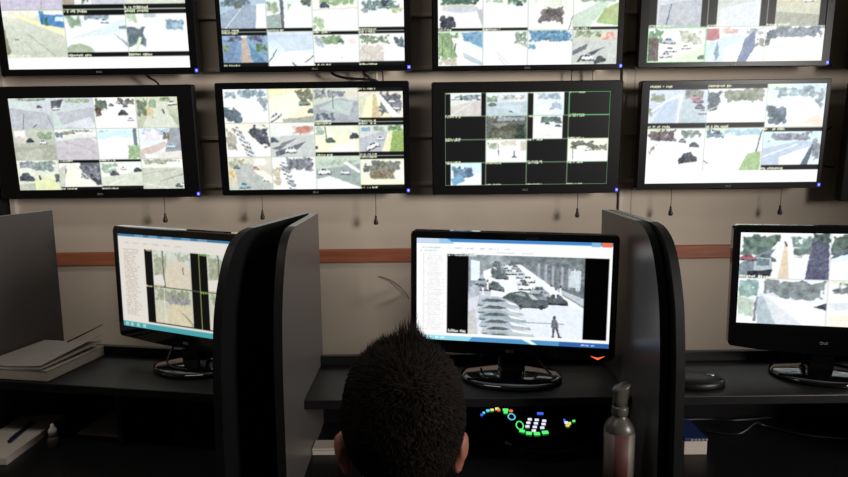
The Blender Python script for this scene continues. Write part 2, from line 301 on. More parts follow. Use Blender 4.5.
def t3e(P): P.g('cdc', 'eee').n('685', '9b7', 0, .05, .45, .8, .06, .9).p('59c', .5, .05, 1, .02, 1, .5, .6, .25).n('36a', '7ac', .5, .02, 1, .3).p('fff', .3, .2, .5, .2, 1, .7, 1, 1, .5, 1).l('564', .02, .1, .1, .1, .7).l('564', .02, .3, .1, .3, .7).l('353', .04, .4, .35, .38, .55).n('a98', 'cba', 0, .75, .45, 1).p('abc', .55, .6, 1, .9, 1, 1, .6, .8)
def t3f(P): P.g('eff', 'fff').n('676', '9a9', .7, 0, 1, .4).p('aa9', .7, .3, 1, .5, 1, .4).p('dde', 0, .5, .3, .3, .2, .8).l('bbc', .02, .3, .6, .6, .95).l('bbc', .02, .35, .75, .5, 1)
def t3g(P): P.g('def', 'fff').n('258', '6ad', 0, .02, 1, .32, .05, .85).n('567', '89b', 0, .4, .2, .55).c('99a', .55, .28, .05).p('fff', 0, .35, 1, .35, 1, 1, 0, 1).n('48a', '7ad', 0, .36, .18, .56)
def t3h(P): P.g('ccb', 'aa9').n('674', '9a8', 0, .02, .7, .25).n('c65', 'fcb', .6, .05, 1, .3).p('bbb', 0, .35, 1, .3, 1, 1, 0, 1).p('556', 0, .6, .35, .4, .3, .55, 0, .75).p('445', .2, .75, .7, .5, .5, .7, .1, .95).c('eee', .35, .78, .13).c('333', .62, .85, .12, -.3).p('555', .5, .6, .75, .5, .7, .55).cap(0, 1)
PT3 = grid(Pic(272, 152), 4, 3, [t3b, t3d, t3a, t3g, t3a, t3b, t3c, t3d, t3e, t3f, t3g, t3h], 1)
# ---- upper right
def t4a(P): P.g('bbc', 'ccd').p('aab', .2, .4, .9, .2, .9, 1, .15, 1).l('347', .025, .38, .35, .3, .95).n('667', '99a', .6, .0, .8, .1).n('99a', 'bbc', .45, .8, .85, 1).pil(.14, .89).cap(0, 1)
def t4b(P): P.g('bbb', 'ccc').n('565', '9a8', .2, 0, .9, .15).c('eee', .3, .12, .07).p('ccd', .2, .5, .9, .25, .85, 1, .2, 1).pil(.15, .88).cap(0, 1)
def t4c(P): P.g('cb9', 'bba').n('ba8', 'dcb', .2, 0, .9, .4).c('fff', .68, .28, .08).c('eee', .45, .08, .06).p('998', .15, .6, .9, .7, .9, 1, .15, 1).n('ed9', 'cb8', .15, 0, .35, .3).pil(.14, .88).cap(0, 1)
def t4d(P): P.g('eee', 'ddc').n('474', '797', 0, .05, .28, .5).r('544', .02, .3, .2, .95).n('887', 'ddc', .5, .05, .95, .5).c('abc', .36, .38, .11).c('eef', .4, .62, .1).c('fff', .66, .55, .08).c('ccd', .33, .78, .1).p('cdb', .5, .9, 1, .5, 1, 1).c('455', .95, .85, .08).r('6d7', 0, 0, 1, .03).r('6d7', 0, .97, 1, 1).r('6d7', 0, 0, .02, 1).r('6d7', .98, 0, 1, 1)
def t4e(P): P.g('eee', 'def').r('b56', 0, .05, .22, .38).n('c88', 'ecc', .2, .02, .6, .25).n('788', 'aab', .6, 0, 1, .25).p('bcd', 0, .45, .5, .2, .7, .3, .3, 1, 0, 1).p('569', .66, .35, .82, .1, .84, .6, .7, 1, .55, 1).p('68a', .15, .75, .2, .4, .24, .8, .18, 1).n('665', '998', .84, .3, 1, .6).p('eef', .3, .6, .65, .4, .55, .9, .3, .9)
def t4f(P): P.g('eef', 'ffe').n('456', '99a', .1, 0, 1, .35, .06, .75).n('345', '567', 0, .1, .2, .55, .06, .8).p('fff', .1, .35, 1, .4, 1, 1, 0, 1).l('bb9', .02, 0, .52, .2, .4)
PT4 = grid(Pic(272, 152), 3, 3, [t4e, t4f, t4b, t4a, t4b, t4c, t4d, t4e, t4f], 1)
# ---- lower left
def l1a(P): P.g('bcc', 'ccd').n('665', '998', .1, 0, 1, .1).p('aab', 0, .3, 1, .5, 1, 1, 0, 1).p('bbc', .4, .2, 1, .1, 1, .6).l('346', .02, .33, .5, .27, 1).l('668', .02, .9, .6, 1, 1).c('445', .72, .27, .06).l('556', .03, .5, .95, .6, .85)
def l1b(P): P.g('bbc', 'bcc').n('786', 'ab9', .3, 0, 1, .18).p('445', 0, .1, .3, .05, .2, .3, 0, .35).c('eff', .1, .33, .08).p('aab', .1, .5, 1, .3, 1, .8, .3, 1).p('ccd', .2, .9, .9, .6, 1, 1)
def l1c(P): P.g('eed', 'eee').n('343', '676', 0, 0, .35, .45, .06, .65).n('433', '887', .55, .0, 1, .3).n('322', '855', 0, .2, .2, .7, .05, .45).c('333', .68, .5, .11).c('667', .42, .25, .06).c('ccc', .58, .15, .05).c('556', .75, .28, .06).c('ddd', .85, .7, .07)
def l1d(P): P.g('cca', 'aa8').n('454', '786', 0, .05, .3, .65, .06, .7).n('675', '9b7', .55, 0, .85, .2).p('ccb', .4, .2, .65, .15, .95, 1, .1, 1).n('ca6', 'db8', .22, .3, .4, .7).c('eee', .85, .2, .1).l('433', .05, .62, .4, .66, .55).p('998', .75, .5, 1, .7, 1, 1).n('686', '9a8', .3, .05, .5, .4)
def l1e(P): P.g('bba', '998').n('575', '9a8', .5, .05, 1, .35).r('eee', .05, .05, .3, .25).n('ba9', 'dcc', 0, .2, .4, .5).c('234', .4, .35, .09).c('eee', .7, .42, .09).p('998', 0, .6, 1, .5, 1, 1, 0, 1).p('aa9', 0, .75, .8, .6, .6, 1, 0, 1)
def l1f(P): P.g('ddd', 'bba').n('544', 'aa9', 0, 0, 1, .2, .04, .55).r('ffe', .5, .1, 1, .18).p('bab', 0, .4, 1, .25, 1, 1, 0, 1).l('dcd', .04, .7, .2, 1, .4).l('aaa', .02, 0, .6, .8, .9).l('988', .015, .2, .4, .9, .7).n('456', '778', 0, .1, .2, .3)
def l1g(P): P.g('cef', 'fff').n('578', '9bc', 0, .05, .3, .25).p('bde', 0, .1, .9, .05, .9, .3, 0, .35).e('fff', .45, .6, .4, .35).r('567', .87, 0, .95, .8).n('795', '9b8', .72, .55, 1, 1, .05, .9)
def l1h(P): P.g('cde', 'edd').n('79b', 'bcd', 0, 0, .8, .25).r('dcd', .15, .1, .5, .4).r('fff', .3, .05, .42, .3).p('caa', 0, .7, .6, .45, .7, .55, .1, 1, 0, 1).p('889', .75, 0, 1, 0, 1, .9, .6, .8).c('9cf', .75, .58, .1).p('dcc', .3, .8, 1, .75, 1, 1, .2, 1).r('fff', .1, .85, .4, .97).n('544', '876', .55, .1, .75, .4)
def l1i(P): P.g('ddc', 'cca').n('566', '9aa', .3, 0, .95, .4, .06, .7).n('556', '99a', 0, 0, .4, .3).c('334', .2, .55, .17).l('433', .06, .52, .5, .54, .8).p('dd9', .3, .7, .9, .55, .95, 1, .3, 1).n('334', '667', .88, .4, 1, .8).p('aa9', 0, .8, .4, .75, .4, 1, 0, 1)
def l1j(P): P.g('eee', 'fff').p('fec', .1, .3, .4, .1, .98, .9, .2, .9).p('556', .5, .1, 1, .1, 1, .7).p('334', .55, .2, 1, .6, 1, .85, .9, .85, .5, .28).n('334', '99a', .5, .1, 1, .7, .06, .7).l('ccc', .03, .3, .1, .9, .88).p('bba', 0, .3, .2, .15, .1, .9, 0, .9).l('544', .04, .18, .3, .16, .45).let(.1, .9).cap()
def l1k(P): P.g('ddd', 'eed').n('797', 'aba', 0, .1, .45, .5).p('ccb', 0, .6, 1, .4, 1, .9, 0, .9).c('445', .33, .45, .1).c('333', .9, .35, .1).c('ddd', .55, .3, .06).l('fff', .03, .1, .9, .6, .6).let(.08, .88).cap()
def l1l(P): P.g('eed', 'bba').n('776', 'bba', 0, .02, 1, .2, .05, .7).r('ffe', .6, .1, 1, .2).p('bba', 0, .3, 1, .3, 1, 1, 0, 1).l('998', .02, 0, .5, .8, .35).l('776', .02, .4, .75, 1, .5).l('ddc', .03, 0, .8, .6, .98).c('555', .85, .88, .08).c('fff', .98, .85, .08)
PL1 = grid(Pic(272, 152), 4, 3, [l1a, l1b, l1c, l1d, l1e, l1f, l1g, l1h, l1i, l1j, l1k, l1l], 1)
# ---- lower second
def l2a(P): P.g('dde', 'eef').n('567', '9bc', .3, 0, 1, .3).n('345', '678', 0, .5, .4, 1, .07, .8).n('567', 'abc', .7, .2, 1, .7).n('678', 'abc', 0, .05, .3, .3).p('fff', .2, .5, .8, .35, .9, .6, .5, .9).p('eee', .4, .8, 1, .7, 1, 1)
def l2b(P): P.g('eda', 'edb').n('553', '887', .55, 0, 1, .4, .06, .7).p('fec', 0, .3, .6, .1, .8, .5, .3, 1, 0, 1).c('786', .8, .4, .12).c('eee', .13, .82, .13, -.9).p('998', .3, .9, 1, .8, 1, 1, .3, 1).r('fe8', 0, .02, .3, .08).c('555', .95, .65, .08)
def l2c(P): P.g('ccb', 'abb').n('456', 'baa', 0, 0, .3, .35).n('446', '99a', .3, .05, .75, .3).r('dcb', .75, .05, 1, .3).p('99a', 0, .5, .6, .3, 1, .4, 1, 1, 0, 1).p('abb', .1, .6, .5, .35, .9, .4, .8, .8).n('345', '678', 0, .7, .5, 1, .08, .6).l('665', .03, .44, .1, .44, .6).cap(0, 1)
def l2d(P): P.g('dcb', 'edc').p('fea', .2, .3, .4, .15, .85, .9, .1, .9).p('ca7', .33, .2, .38, .2, .5, .9, .3, .9).n('334', '889', .45, .1, 1, .85, .07, .75).p('fff', .4, .2, .5, .2, .95, .9, .75, .9).c('ddd', .75, .4, .07).c('eee', .85, .6, .08).p('cca', 0, .3, .2, .2, .05, .9, 0, .9).let(.12, .88).cap()
def l2e(P): P.g('edc', 'fee').n('876', 'bba', 0, .1, .25, .9, .06, .7).n('223', '556', .5, .05, 1, .75, .07, .7).p('fed', .45, .2, 1, .9, 1, 1, .6, 1)
def l2ee(P):
    l2e(P)
    for k in range(6): P.c(('fff', 'bbb', 'ccd')[k % 3], .28 + k * .055, .16 + k * .15, .075 + k * .008, .6, '334')
def l2f(P): P.g('eee', 'bba').n('a76', 'dbb', .5, .1, 1, .35, .05, .8).r('c65', .6, .12, .9, .28).n('ccb', 'eee', 0, .02, .6, .2).p('bbb', 0, .4, 1, .35, 1, 1, 0, 1).c('456', .08, .5, .1).p('667', .25, .6, .6, .45, .5, .55, .2, .7).p('556', .1, .85, .8, .55, .6, .8, .1, 1).c('ddd', .45, .8, .13).p('667', 0, .75, .4, .6, .2, .8)
def l2g(P): P.g('ddc', 'eeb').n('798', 'bcb', 0, .1, .3, .4).p('eeb', 0, .5, .7, .3, 1, .5, 1, .9, 0, .9).c('455', .35, .52, .1).c('334', .9, .4, .11).l('454', .03, .24, .12, .26, .6).p('ffd', .4, .7, .9, .55, .9, .9, .3, .9).r('333', 0, .7, .06, .8).let(.1, .88).cap()
def l2h(P): P.g('ccc', 'bbb').n('463', '8b6', .6, .1, 1, .3).p('8a4', .75, .3, 1, .25, 1, .9, .68, .9).p('eda', .65, .3, .75, .3, .68, .9, .5, .9).p('aab', 0, .5, .55, .25, .65, .3, .5, .9, 0, .9).c('eee', .3, .7, .14, -.5).c('ddd', .48, .48, .08).r('69b', .05, .15, .25, .28).n('676', '9a9', .3, .12, .6, .3).let(.1, .88).cap()
def l2i(P): P.g('dcb', 'bba').n('c95', 'ed9', 0, .3, .2, .9).n('886', 'cca', 0, 0, .4, .4).p('aaa', .15, .3, .5, .15, 1, .9, 1, 1, .2, 1).r('fff', .6, .05, .85, .25).c('c76', .62, .35, .08).c('577', .2, .3, .07).c('7ab', .35, .85, .12).c('eff', .88, .65, .1).p('eec', .55, .4, .8, .4, 1, .6, 1, .8)
def l2j(P):
    P.g('eee', 'fef').n('445', '889', .3, 0, 1, .45, .06, .75).n('a97', 'cb9', 0, .2, .2, 1).p('fff', .4, .4, 1, .75, 1, 1, .6, 1)
    for k in range(6): P.c(('fff', '99a', 'ddd')[k % 3], .26 + k * .04, .22 + k * .14, .09, .5, '334')
def l2k(P): P.g('bcb', '9a9').n('898', 'bcb', 0, .1, 1, .3).p('899', 0, .4, 1, .25, 1, .9, 0, .7).c('eff', .18, .45, .14).c('eee', .65, .48, .1).p('eee', .6, .2, .7, .15, 1, .45, 1, .55).p('ffd', 0, .7, .3, .6, 1, .95, 1, 1, 0, 1).cap(1, 0)
def l2l(P): P.g('ddb', 'eed').n('444', '887', .05, .15, .95, .5, .06, .8).n('543', '986', .2, .4, .8, .75, .06, .8).n('ccb', 'eed', 0, .1, .3, .35).p('eeb', 0, .6, .3, .7, .8, .72, 1, .6, 1, .9, 0, .9).r('dee', .82, .5, .96, .72).let(.1, .88).cap()
PL2 = grid(Pic(272, 152), 4, 3, [l2a, l2b, l2c, l2d, l2ee, l2f, l2g, l2h, l2i, l2j, l2k, l2l], 1)
# ---- lower third, mostly dark
def k0(P): P.g('111', '111').cap()
def k1(P): P.g('eee', 'bba').n('344', '9ab', .1, .1, .9, .35).p('cbb', .15, .6, .7, .35, .88, .4, .88, 1, .15, 1).c('eee', .3, .25, .07).l('ddd', .03, .15, .95, .7, .4).pil(.14, .88).cap()
def k2(P): P.g('dde', 'abb').n('575', '9a9', 0, .15, .3, .45).r('fff', .68, .15, .92, .4).n('777', 'ccc', .3, .1, 1, .35).p('abc', 0, .5, 1, .4, 1, 1, 0, 1).p('bcd', .2, .6, .9, .55, .8, .9).c('344', .6, .82, .05).c('567', .15, .5, .09).cap(1, 0)
def k3(P): P.g('dde', 'cdf').n('789', 'bce', .2, .05, .85, .35).p('cde', .15, .5, .85, .3, .85, 1, .15, 1).e('eef', .45, .75, .25, .2).n('89b', 'abd', .5, .4, .85, .8).pil(.14, .88).cap(1, 0)
def k4(P): P.g('555', '444').n('9ab', '678', .2, .02, 1, .25).p('443', .2, .4, .8, .35, .9, 1, 0, 1).n('554', '665', .1, .6, .7, 1).p('232', .75, .4, .95, .4, .95, 1, .7, 1).p('776', .1, .3, .6, .3, .3, .55).cap()
def k5(P): P.g('ffe', 'fff').n('345', '687', .3, .05, .85, .35, .06, .75).c('345', .5, .35, .06).c('556', .75, .45, .08).p('ffe', .15, .45, .85, .5, .85, 1, .15, 1).l('dcb', .03, .15, .7, .6, .9).pil(.14, .86).cap(1, 0)
def k6(P): P.g('eee', 'ffd').n('786', 'aba', 0, .1, .3, .45).n('ba9', 'dcb', .3, .05, .8, .3).p('ffe', 0, .5, 1, .4, 1, 1, 0, 1).c('445', .7, .75, .05, 0).l('544', .03, .3, .2, .32, .7).r('cba', .85, .1, 1, .5).l('445', .05, .7, .5, .7, .7).cap(1, 1)
def k7(P): P.g('eec', 'ffc').n('343', '776', 0, .1, .7, .5, .06, .7).n('444', '886', .5, .25, 1, .55).e('eed', .35, .4, .15, .1).c('eee', .5, .45, .08).p('ffd', 0, .6, 1, .55, 1, 1, 0, 1).l('655', .03, .12, .4, .14, .9)
def k8(P): P.g('bde', 'def').n('247', '79b', .12, .1, .75, .7, .08, .7).p('eff', .4, .8, .9, .4, .9, 1, .4, 1).p('59c', .15, .7, .4, .5, .5, .8, .2, 1).pil(.14, .9).cap(1, 0)
PL3 = grid(Pic(272, 152), 4, 4, [k1, k2, k3, k0, k0, k4, k5, k0, k0, k6, k0, k7, k8, k0, k0, k0], 1, 'aca', .022)
for x in (0, 1): PL3.r('8a8', x - .003, 0, x + .003, 1)
for y in (0, 1): PL3.r('8a8', 0, y - .006, 1, y + .006)
PL3.at(.75, 0, 1, .25).r('6d8', 0, 0, 1, .025).r('6d8', 0, .975, 1, 1).r('6d8', 0, 0, .018, 1).r('6d8', .982, 0, 1, 1)
# ---- lower right
def m1(P): P.g('bce', 'bbd').n('786', 'a98', 0, .15, .3, .4).p('ccd', .5, .2, .6, .2, .45, .9, 0, .9, 0, .8).p('abc', .6, .2, .85, .2, 1, .9, .55, .9).l('fff', .03, .45, .25, 0, .65).l('ffd', .03, .56, .22, .5, .92).p('abd', .3, .4, .52, .3, .45, .9, .05, .9).n('556', '998', .6, .1, .95, .35).c('a67', .83, .35, .09).c('667', .87, .5, .08).c('c89', .78, .28, .06).c('bbc', .93, .62, .08).n('686', '9a8', 0, .5, .08, .75).let(.11, .88).cap()
def m2(P): P.g('eef', 'fff').n('565', '998', .2, .1, 1, .42, .06, .75).n('345', '567', 0, .15, .22, .6, .05, .85).p('ffd', 0, .7, .4, .5, 1, .6, 1, .9, 0, .9).p('fff', .2, .42, 1, .45, 1, .7, .1, .8).l('bca', .02, 0, .6, .25, .45).let(.1, .88).cap()
def m3(P): P.g('bcd', 'eef').n('567', '9bc', .1, .05, .9, .35, .06, .6).n('345', '679', 0, .45, .4, .95, .08, .75).n('678', 'abc', .75, .1, 1, .6).p('def', .2, .4, .7, .3, .9, .5, .5, .7).e('fff', .65, .65, .3, .2).p('ecb', .6, .9, .9, .7, 1, .9, 1, 1).cap(1, 0)
def m4(P): P.g('eef', 'fff').n('434', '766', 0, .02, .5, .3, .06, .75).n('566', '899', .55, .02, 1, .25).c('334', .72, .68, .15, -.2).c('667', .45, .25, .06).c('445', .82, .38, .08).c('889', .62, .28, .06).n('655', '988', 0, .3, .2, .7, .06, .4).p('fff', .1, .5, .5, .4, .5, 1, 0, 1).cap(1, 0)
def m5(P): P.g('cef', 'fff').n('346', '79a', 0, .0, .35, .25).n('7ac', 'acd', .2, 0, 1, .2).e('ddf', .4, .2, .07, .1).e('fff', .4, .65, .4, .35).l('567', .035, .97, .05, .84, 1).p('9b7', .62, 1, .75, .6, .98, .55, .98, 1).l('456', .02, 0, .75, .08, .82).cap(1, 0)
def m6(P): P.g('bde', 'cde').n('557', '99a', .05, .1, .9, .35, .06, .6).p('abd', 0, .5, .7, .3, 1, .4, .7, .9, 0, .9).p('fed', .3, .7, .8, .45, .75, .9, .3, .9).p('457', .68, .88, .85, .4, .88, .42, .8, .88).n('667', '99a', .85, .2, 1, .85).l('def', .03, 0, .7, .6, .4).let(.1, .88).cap()
PL4 = grid(Pic(272, 152, 'fff'), 3, 2, [m1, m2, m3, m4, m5, m6], .87)
# ---- right-hand partial screens: their lit area lies outside the photograph
PRX = grid(Pic(120, 68), 3, 3, [t4f, m1, m4, m2, t4b, m5, m3, m6, t4e], 1)
# ---- middle desk monitor: window with a list and one street view
def desk_mid():
    P = Pic(330, 186, 'fff'); P.r('48c', 0, 0, 1, .035).p('9ce', 0, 0, .16, 0, .2, .05, 0, .05).r('cde', 0, .0, .12, .045).r('8bd', .895, .004, .94, .045).r('e75', .945, .004, .995, .045)
    for k, (x, wd) in enumerate([(.03, .1), (.2, .04), (.26, .05), (.33, .03), (.38, .05), (.46, .03)]): P.txt(x, .085, wd, .014, 'bcc', 7)
    P.txt(.02, .115, .09, .014, 'cdd', 8).txt(.24, .135, .07, .012, 'dcd', 8).txt(.42, .12, .1, .012, 'ccd', 9).txt(.55, .12, .06, .012, 'ccd', 9)
    for k in range(46):
        y = .15 + k * .0165; P.txt(.045 + .012 * (k % 5 > 0), y, rnd.uniform(.06, .11), .009, ('ddd', 'dee', 'edd')[k % 3], 9); P.r('ccc', .035, y, .041, y + .007)
    P.at(.163, .15, .985, .925).r('000', 0, 0, 1, 1)
    P.at(.276, .15, .867, .925).g('99a', 'dde')
    # street, walls, kerb
    P.p('788', 0, 0, .13, 0, .13, .22, 0, .45).n('677', '9aa', .1, 0, .35, .2, .05, .8).p('566', .3, 0, 1, 0, 1, .5, .62, .3, .4, .1).n('455', '788', .35, 0, 1, .38, .05, .9)
    for x in (.6, .66, .72, .8, .86, .93): P.r('99a', x, .08 + (x - .6) * .2, x + .022, .3 + (x - .6) * .35)
    for k in range(14): P.r('bcc', rnd.uniform(.85, .98), rnd.uniform(.15, .4), rnd.uniform(.86, .99), rnd.uniform(.2, .42)) if k % 3 == 0 else P.e('cdd', rnd.uniform(.84, .98), rnd.uniform(.15, .42), .007, .03)
    P.p('eee', .2, .25, .32, .12, .45, .1, 1, .62, 1, 1, .3, 1, .2, .5).p('dde', .3, .5, .6, .42, 1, .66, 1, 1, .4, 1)
    P.p('abb', .76, .4, 1, .52, 1, .6, .82, .46).l('667', .012, .82, .46, 1, .6)
    P.p('dee', .02, .06, .1, .08, .1, .32, .02, .32).p('eff', .13, .2, .24, .14, .26, .36, .14, .36)
    for x, y, z in [(.25, .1, .04), (.3, .13, .04), (.38, .1, .03), (.41, .14, .035), (.27, .17, .045), (.31, .2, .05), (.29, .25, .055), (.36, .2, .045), (.44, .2, .045), (.46, .24, .045), (.52, .28, .055), (.48, .32, .05), (.5, .37, .06), (.62, .42, .075), (.66, .46, .06)]:
        P.c(rnd.choice(['eff', '9aa', 'bcc', '566', 'cdd']), x, y, z, 0, '344')
    P.n('344', '899', .18, .08, .34, .3, .04, .55).n('344', '788', .44, .28, .6, .42, .04, .4)
    P.c('455', .77, .52, .085, 0, '223').c('778', .62, .5, .07, 0, '334')
    P.c('9aa', .12, .33, .06).c('788', .13, .4, .06).c('566', .24, .38, .07, .2).n('899', 'bbc', 0, .38, .12, .56)
    for x, y in [(.13, .4), (.17, .33), (.72, .36), (.76, .4), (.8, .37)]: P.l('eff', .02, x, y, x + .003, y + .1).e('344', x, y - .01, .008, .016)
    P.p('455', .3, .52, .36, .46, .46, .43, .56, .46, .62, .52, .7, .56, .7, .62, .6, .64, .44, .63, .34, .58).p('899', .4, .47, .46, .445, .5, .47, .5, .5).p('abb', .52, .46, .56, .47, .62, .53, .56, .53).l('223', .014, .42, .635, .68, .63).e('223', .46, .63, .02, .03).e('223', .64, .625, .02, .03)
    for k in range(6):
        y = .53 + k * .088; x = .06 + k * .012; wv = .36 + k * .02
        P.p(('9ab', 'abb', '8aa')[k % 3], x, y + .1, x + .03, y + .03, x + .1, y - .015, x + .2, y - .02, x + .3, y + .02, x + wv, y + .06, x + wv + .05, y + .12, x + .1, y + .14)
        P.p('455', x + .05, y + .05, x + .11, y + .012, x + .2, y + .008, x + .27, y + .035, x + .2, y + .05).p('eff', x + .27, y + .03, x + wv, y + .065, x + wv + .02, y + .09, x + .3, y + .07).l('344', .012, x + .02, y + .1, x + .24, y + .1)
    P.p('cba', 0, .72, .06, .66, .09, 1, 0, 1).p('dcc', 0, .56, .1, .5, .08, .66, 0, .7)
    P.l('99a', .012, .5, .82, .84, .82)
    P.e('445', .755, .745, .014, .026).p('556', .735, .77, .775, .77, .785, .87, .73, .87).p('445', .74, .86, .765, .86, .755, .985, .74, .985).p('334', .762, .86, .785, .86, .81, .985, .795, .985).l('556', .01, .78, .79, .79, .86).l('333', .012, .735, .985, .762, .985).l('333', .012, .79, .985, .822, .985)
    P.fine(.14, 1.2, .35, (1.0, 1.03, 1.06))
    P.at(0, 0, 1, 1).txt(.166, .152, .15, .018, 'efe', 22).txt(.17, .885, .095, .035, 'eee', 12)
    P.r('6bd', 0, .955, 1, 1).p('9de', .0, .955, .3, .955, .28, 1, 0, 1).p('59c', .3, .955, 1, .955, 1, 1, .28, 1).p('36a', .75, .955, 1, .955, 1, 1, .75, 1).p('eff', .56, .955, .6, .955, .64, 1, .61, 1)
    for x in (.03, .06, .1, .13): P.r('dff', x, .965, x + .02, .985)
    return P.txt(.84, .97, .1, .018, 'cdf', 10)
PC = desk_mid()
def desk_left():
    P = Pic(272, 152, 'fff'); P.r('48b', 0, 0, 1, .03)
    for x in (.14, .25, .36, .5, .62): P.r('7ad', x, .0, x + .07, .03)
    for k in range(40): P.txt(.04, .16 + k * .018, rnd.uniform(.08, .13), .009, 'cba', 9)
    for x in (.05, .12, .2, .28, .36, .45): P.txt(x, .09, .05, .012, 'dcb', 7)
    P.at(.21, .15, .99, .92); P.r('111', 0, 0, 1, 1)
    def A(P): P.g('cdd', 'cba').n('897', 'bba', 0, .05, .4, .9, .06, .7).p('dcb', .35, .4, .7, .2, .98, .5, .98, 1, .3, 1).l('665', .05, .27, 0, .3, 1).p('eed', 0, .7, .25, .65, .3, .95, 0, .95).n('9a9', 'bbb', .6, 0, 1, .3).l('766', .03, .8, .4, .8, .6)
    def B(P): P.g('bcb', 'dcb').n('786', 'aa9', 0, 0, 1, .4, .06, .7).p('dca', .2, 1, .5, .4, .98, .45, .98, 1).n('778', 'aab', .3, .2, 1, .45).l('eed', .03, .27, 0, .27, 1).p('998', .6, .5, 1, .9, 1, 1)
    for (x, f) in ((0, 0), (.525, 1)):
        for y in (0, .5):
            P.at(.21 + .78 * x + .06, .15 + .77 * y / 1, .21 + .78 * x + .35, .15 + .77 * (y + .49)); (A if (y == 0) else B)(P); P.fine(.12)
    P.at(.21, .15, .99, .92).r('ab7', .525, 0, .531, 1).r('897', 0, .495, 1, .502).txt(0, 0, .12, .025, 'dda', 8).txt(0, .485, .14, .03, 'dda', 9).txt(.53, .0, .1, .03, '9c6', 8).txt(.53, .485, .12, .04, '9c6', 6)
    P.at(0, 0, 1, 1).r('5bc', 0, .945, 1, 1)
    for x in (.02, .06, .11, .16): P.r('bee', x, .955, x + .025, .99)
    P.a *= np.array([.89, .87, .84]); return P
PD = desk_left()
def r1(P): P.g('eef', 'dde').n('344', '687', 0, .05, .45, .5, .06, .85).n('455', '8aa', .5, 0, 1, .4, .06, .6).p('def', .42, .2, .5, .15, .55, .2, .7, 1, .1, 1).p('db9', .5, .25, .525, .25, .57, 1, .44, 1).p('446', .8, .1, .98, .1, 1, 1, .74, 1).n('233', '566', .8, .0, 1, .2, .05, .9).p('678', 0, .7, .3, .4, .4, .35, .2, 1, 0, 1).c('455', .3, .55, .1).p('9ab', .17, .55, .36, .55, .38, .85, .17, .88).p('567', .2, .58, .34, .58, .34, .72, .2, .72).p('223', .1, .85, .38, .8, .35, .98, .1, 1).c('a45', .1, .55, .09).l('334', .03, .5, .2, .53, .3).n('455', '788', .57, .3, .82, .5).p('99a', .6, .52, .7, .5, .7, .54).cap(0, 1)
def r2(P): P.g('eee', 'fff').n('333', '576', 0, .02, .25, .5, .06, .8).n('555', 'aa9', .3, 0, 1, .25, .05, .5).p('456', .1, .35, .5, .25, .3, .35, 0, .55).p('cde', 0, .55, .5, .25, 1, .35, 1, .6, 0, .65).p('fff', 0, .6, 1, .5, 1, 1, 0, 1).l('bba', .03, .6, .1, 1, .4).p('ddd', 0, .95, .6, .75, 1, .8, .3, .95)
def r3(P): P.g('def', 'dee').n('577', '9bb', 0, .0, .25, .45, .06, .7).n('556', '899', .3, .02, 1, .45, .06, .85).p('ccd', .25, .35, .4, .3, .95, 1, .4, 1).p('eff', .3, .35, .95, .55, 1, .95, .75, 1).p('fff', .13, .95, .22, .4, .24, .4, .2, .95).p('9ab', .22, .4, .3, .4, .45, 1, .24, 1).n('9a9', 'bcb', 0, .4, .2, .9, .07, .7).p('667', .2, .55, .235, .4, .22, .95, .19, .95).p('334', .85, .6, 1, .5, 1, .65)
def r4(P): P.g('fff', 'eef').n('445', '899', .05, .02, .95, .28, .05, .75).p('fff', 0, .3, 1, .25, 1, .8, 0, .8).p('ccd', 0, .5, 1, .35, 1, .45, .1, .65).p('edc', 0, .75, .8, .7, 1, .85, 1, 1, 0, 1).n('655', '988', .45, .7, 1, 1, .06, .85).c('445', .3, .32, .05).cap(1, 0)
PE = grid(Pic(272, 152), 2, 2, [r1, r2, r3, r4], 1, 'ccd', .008)
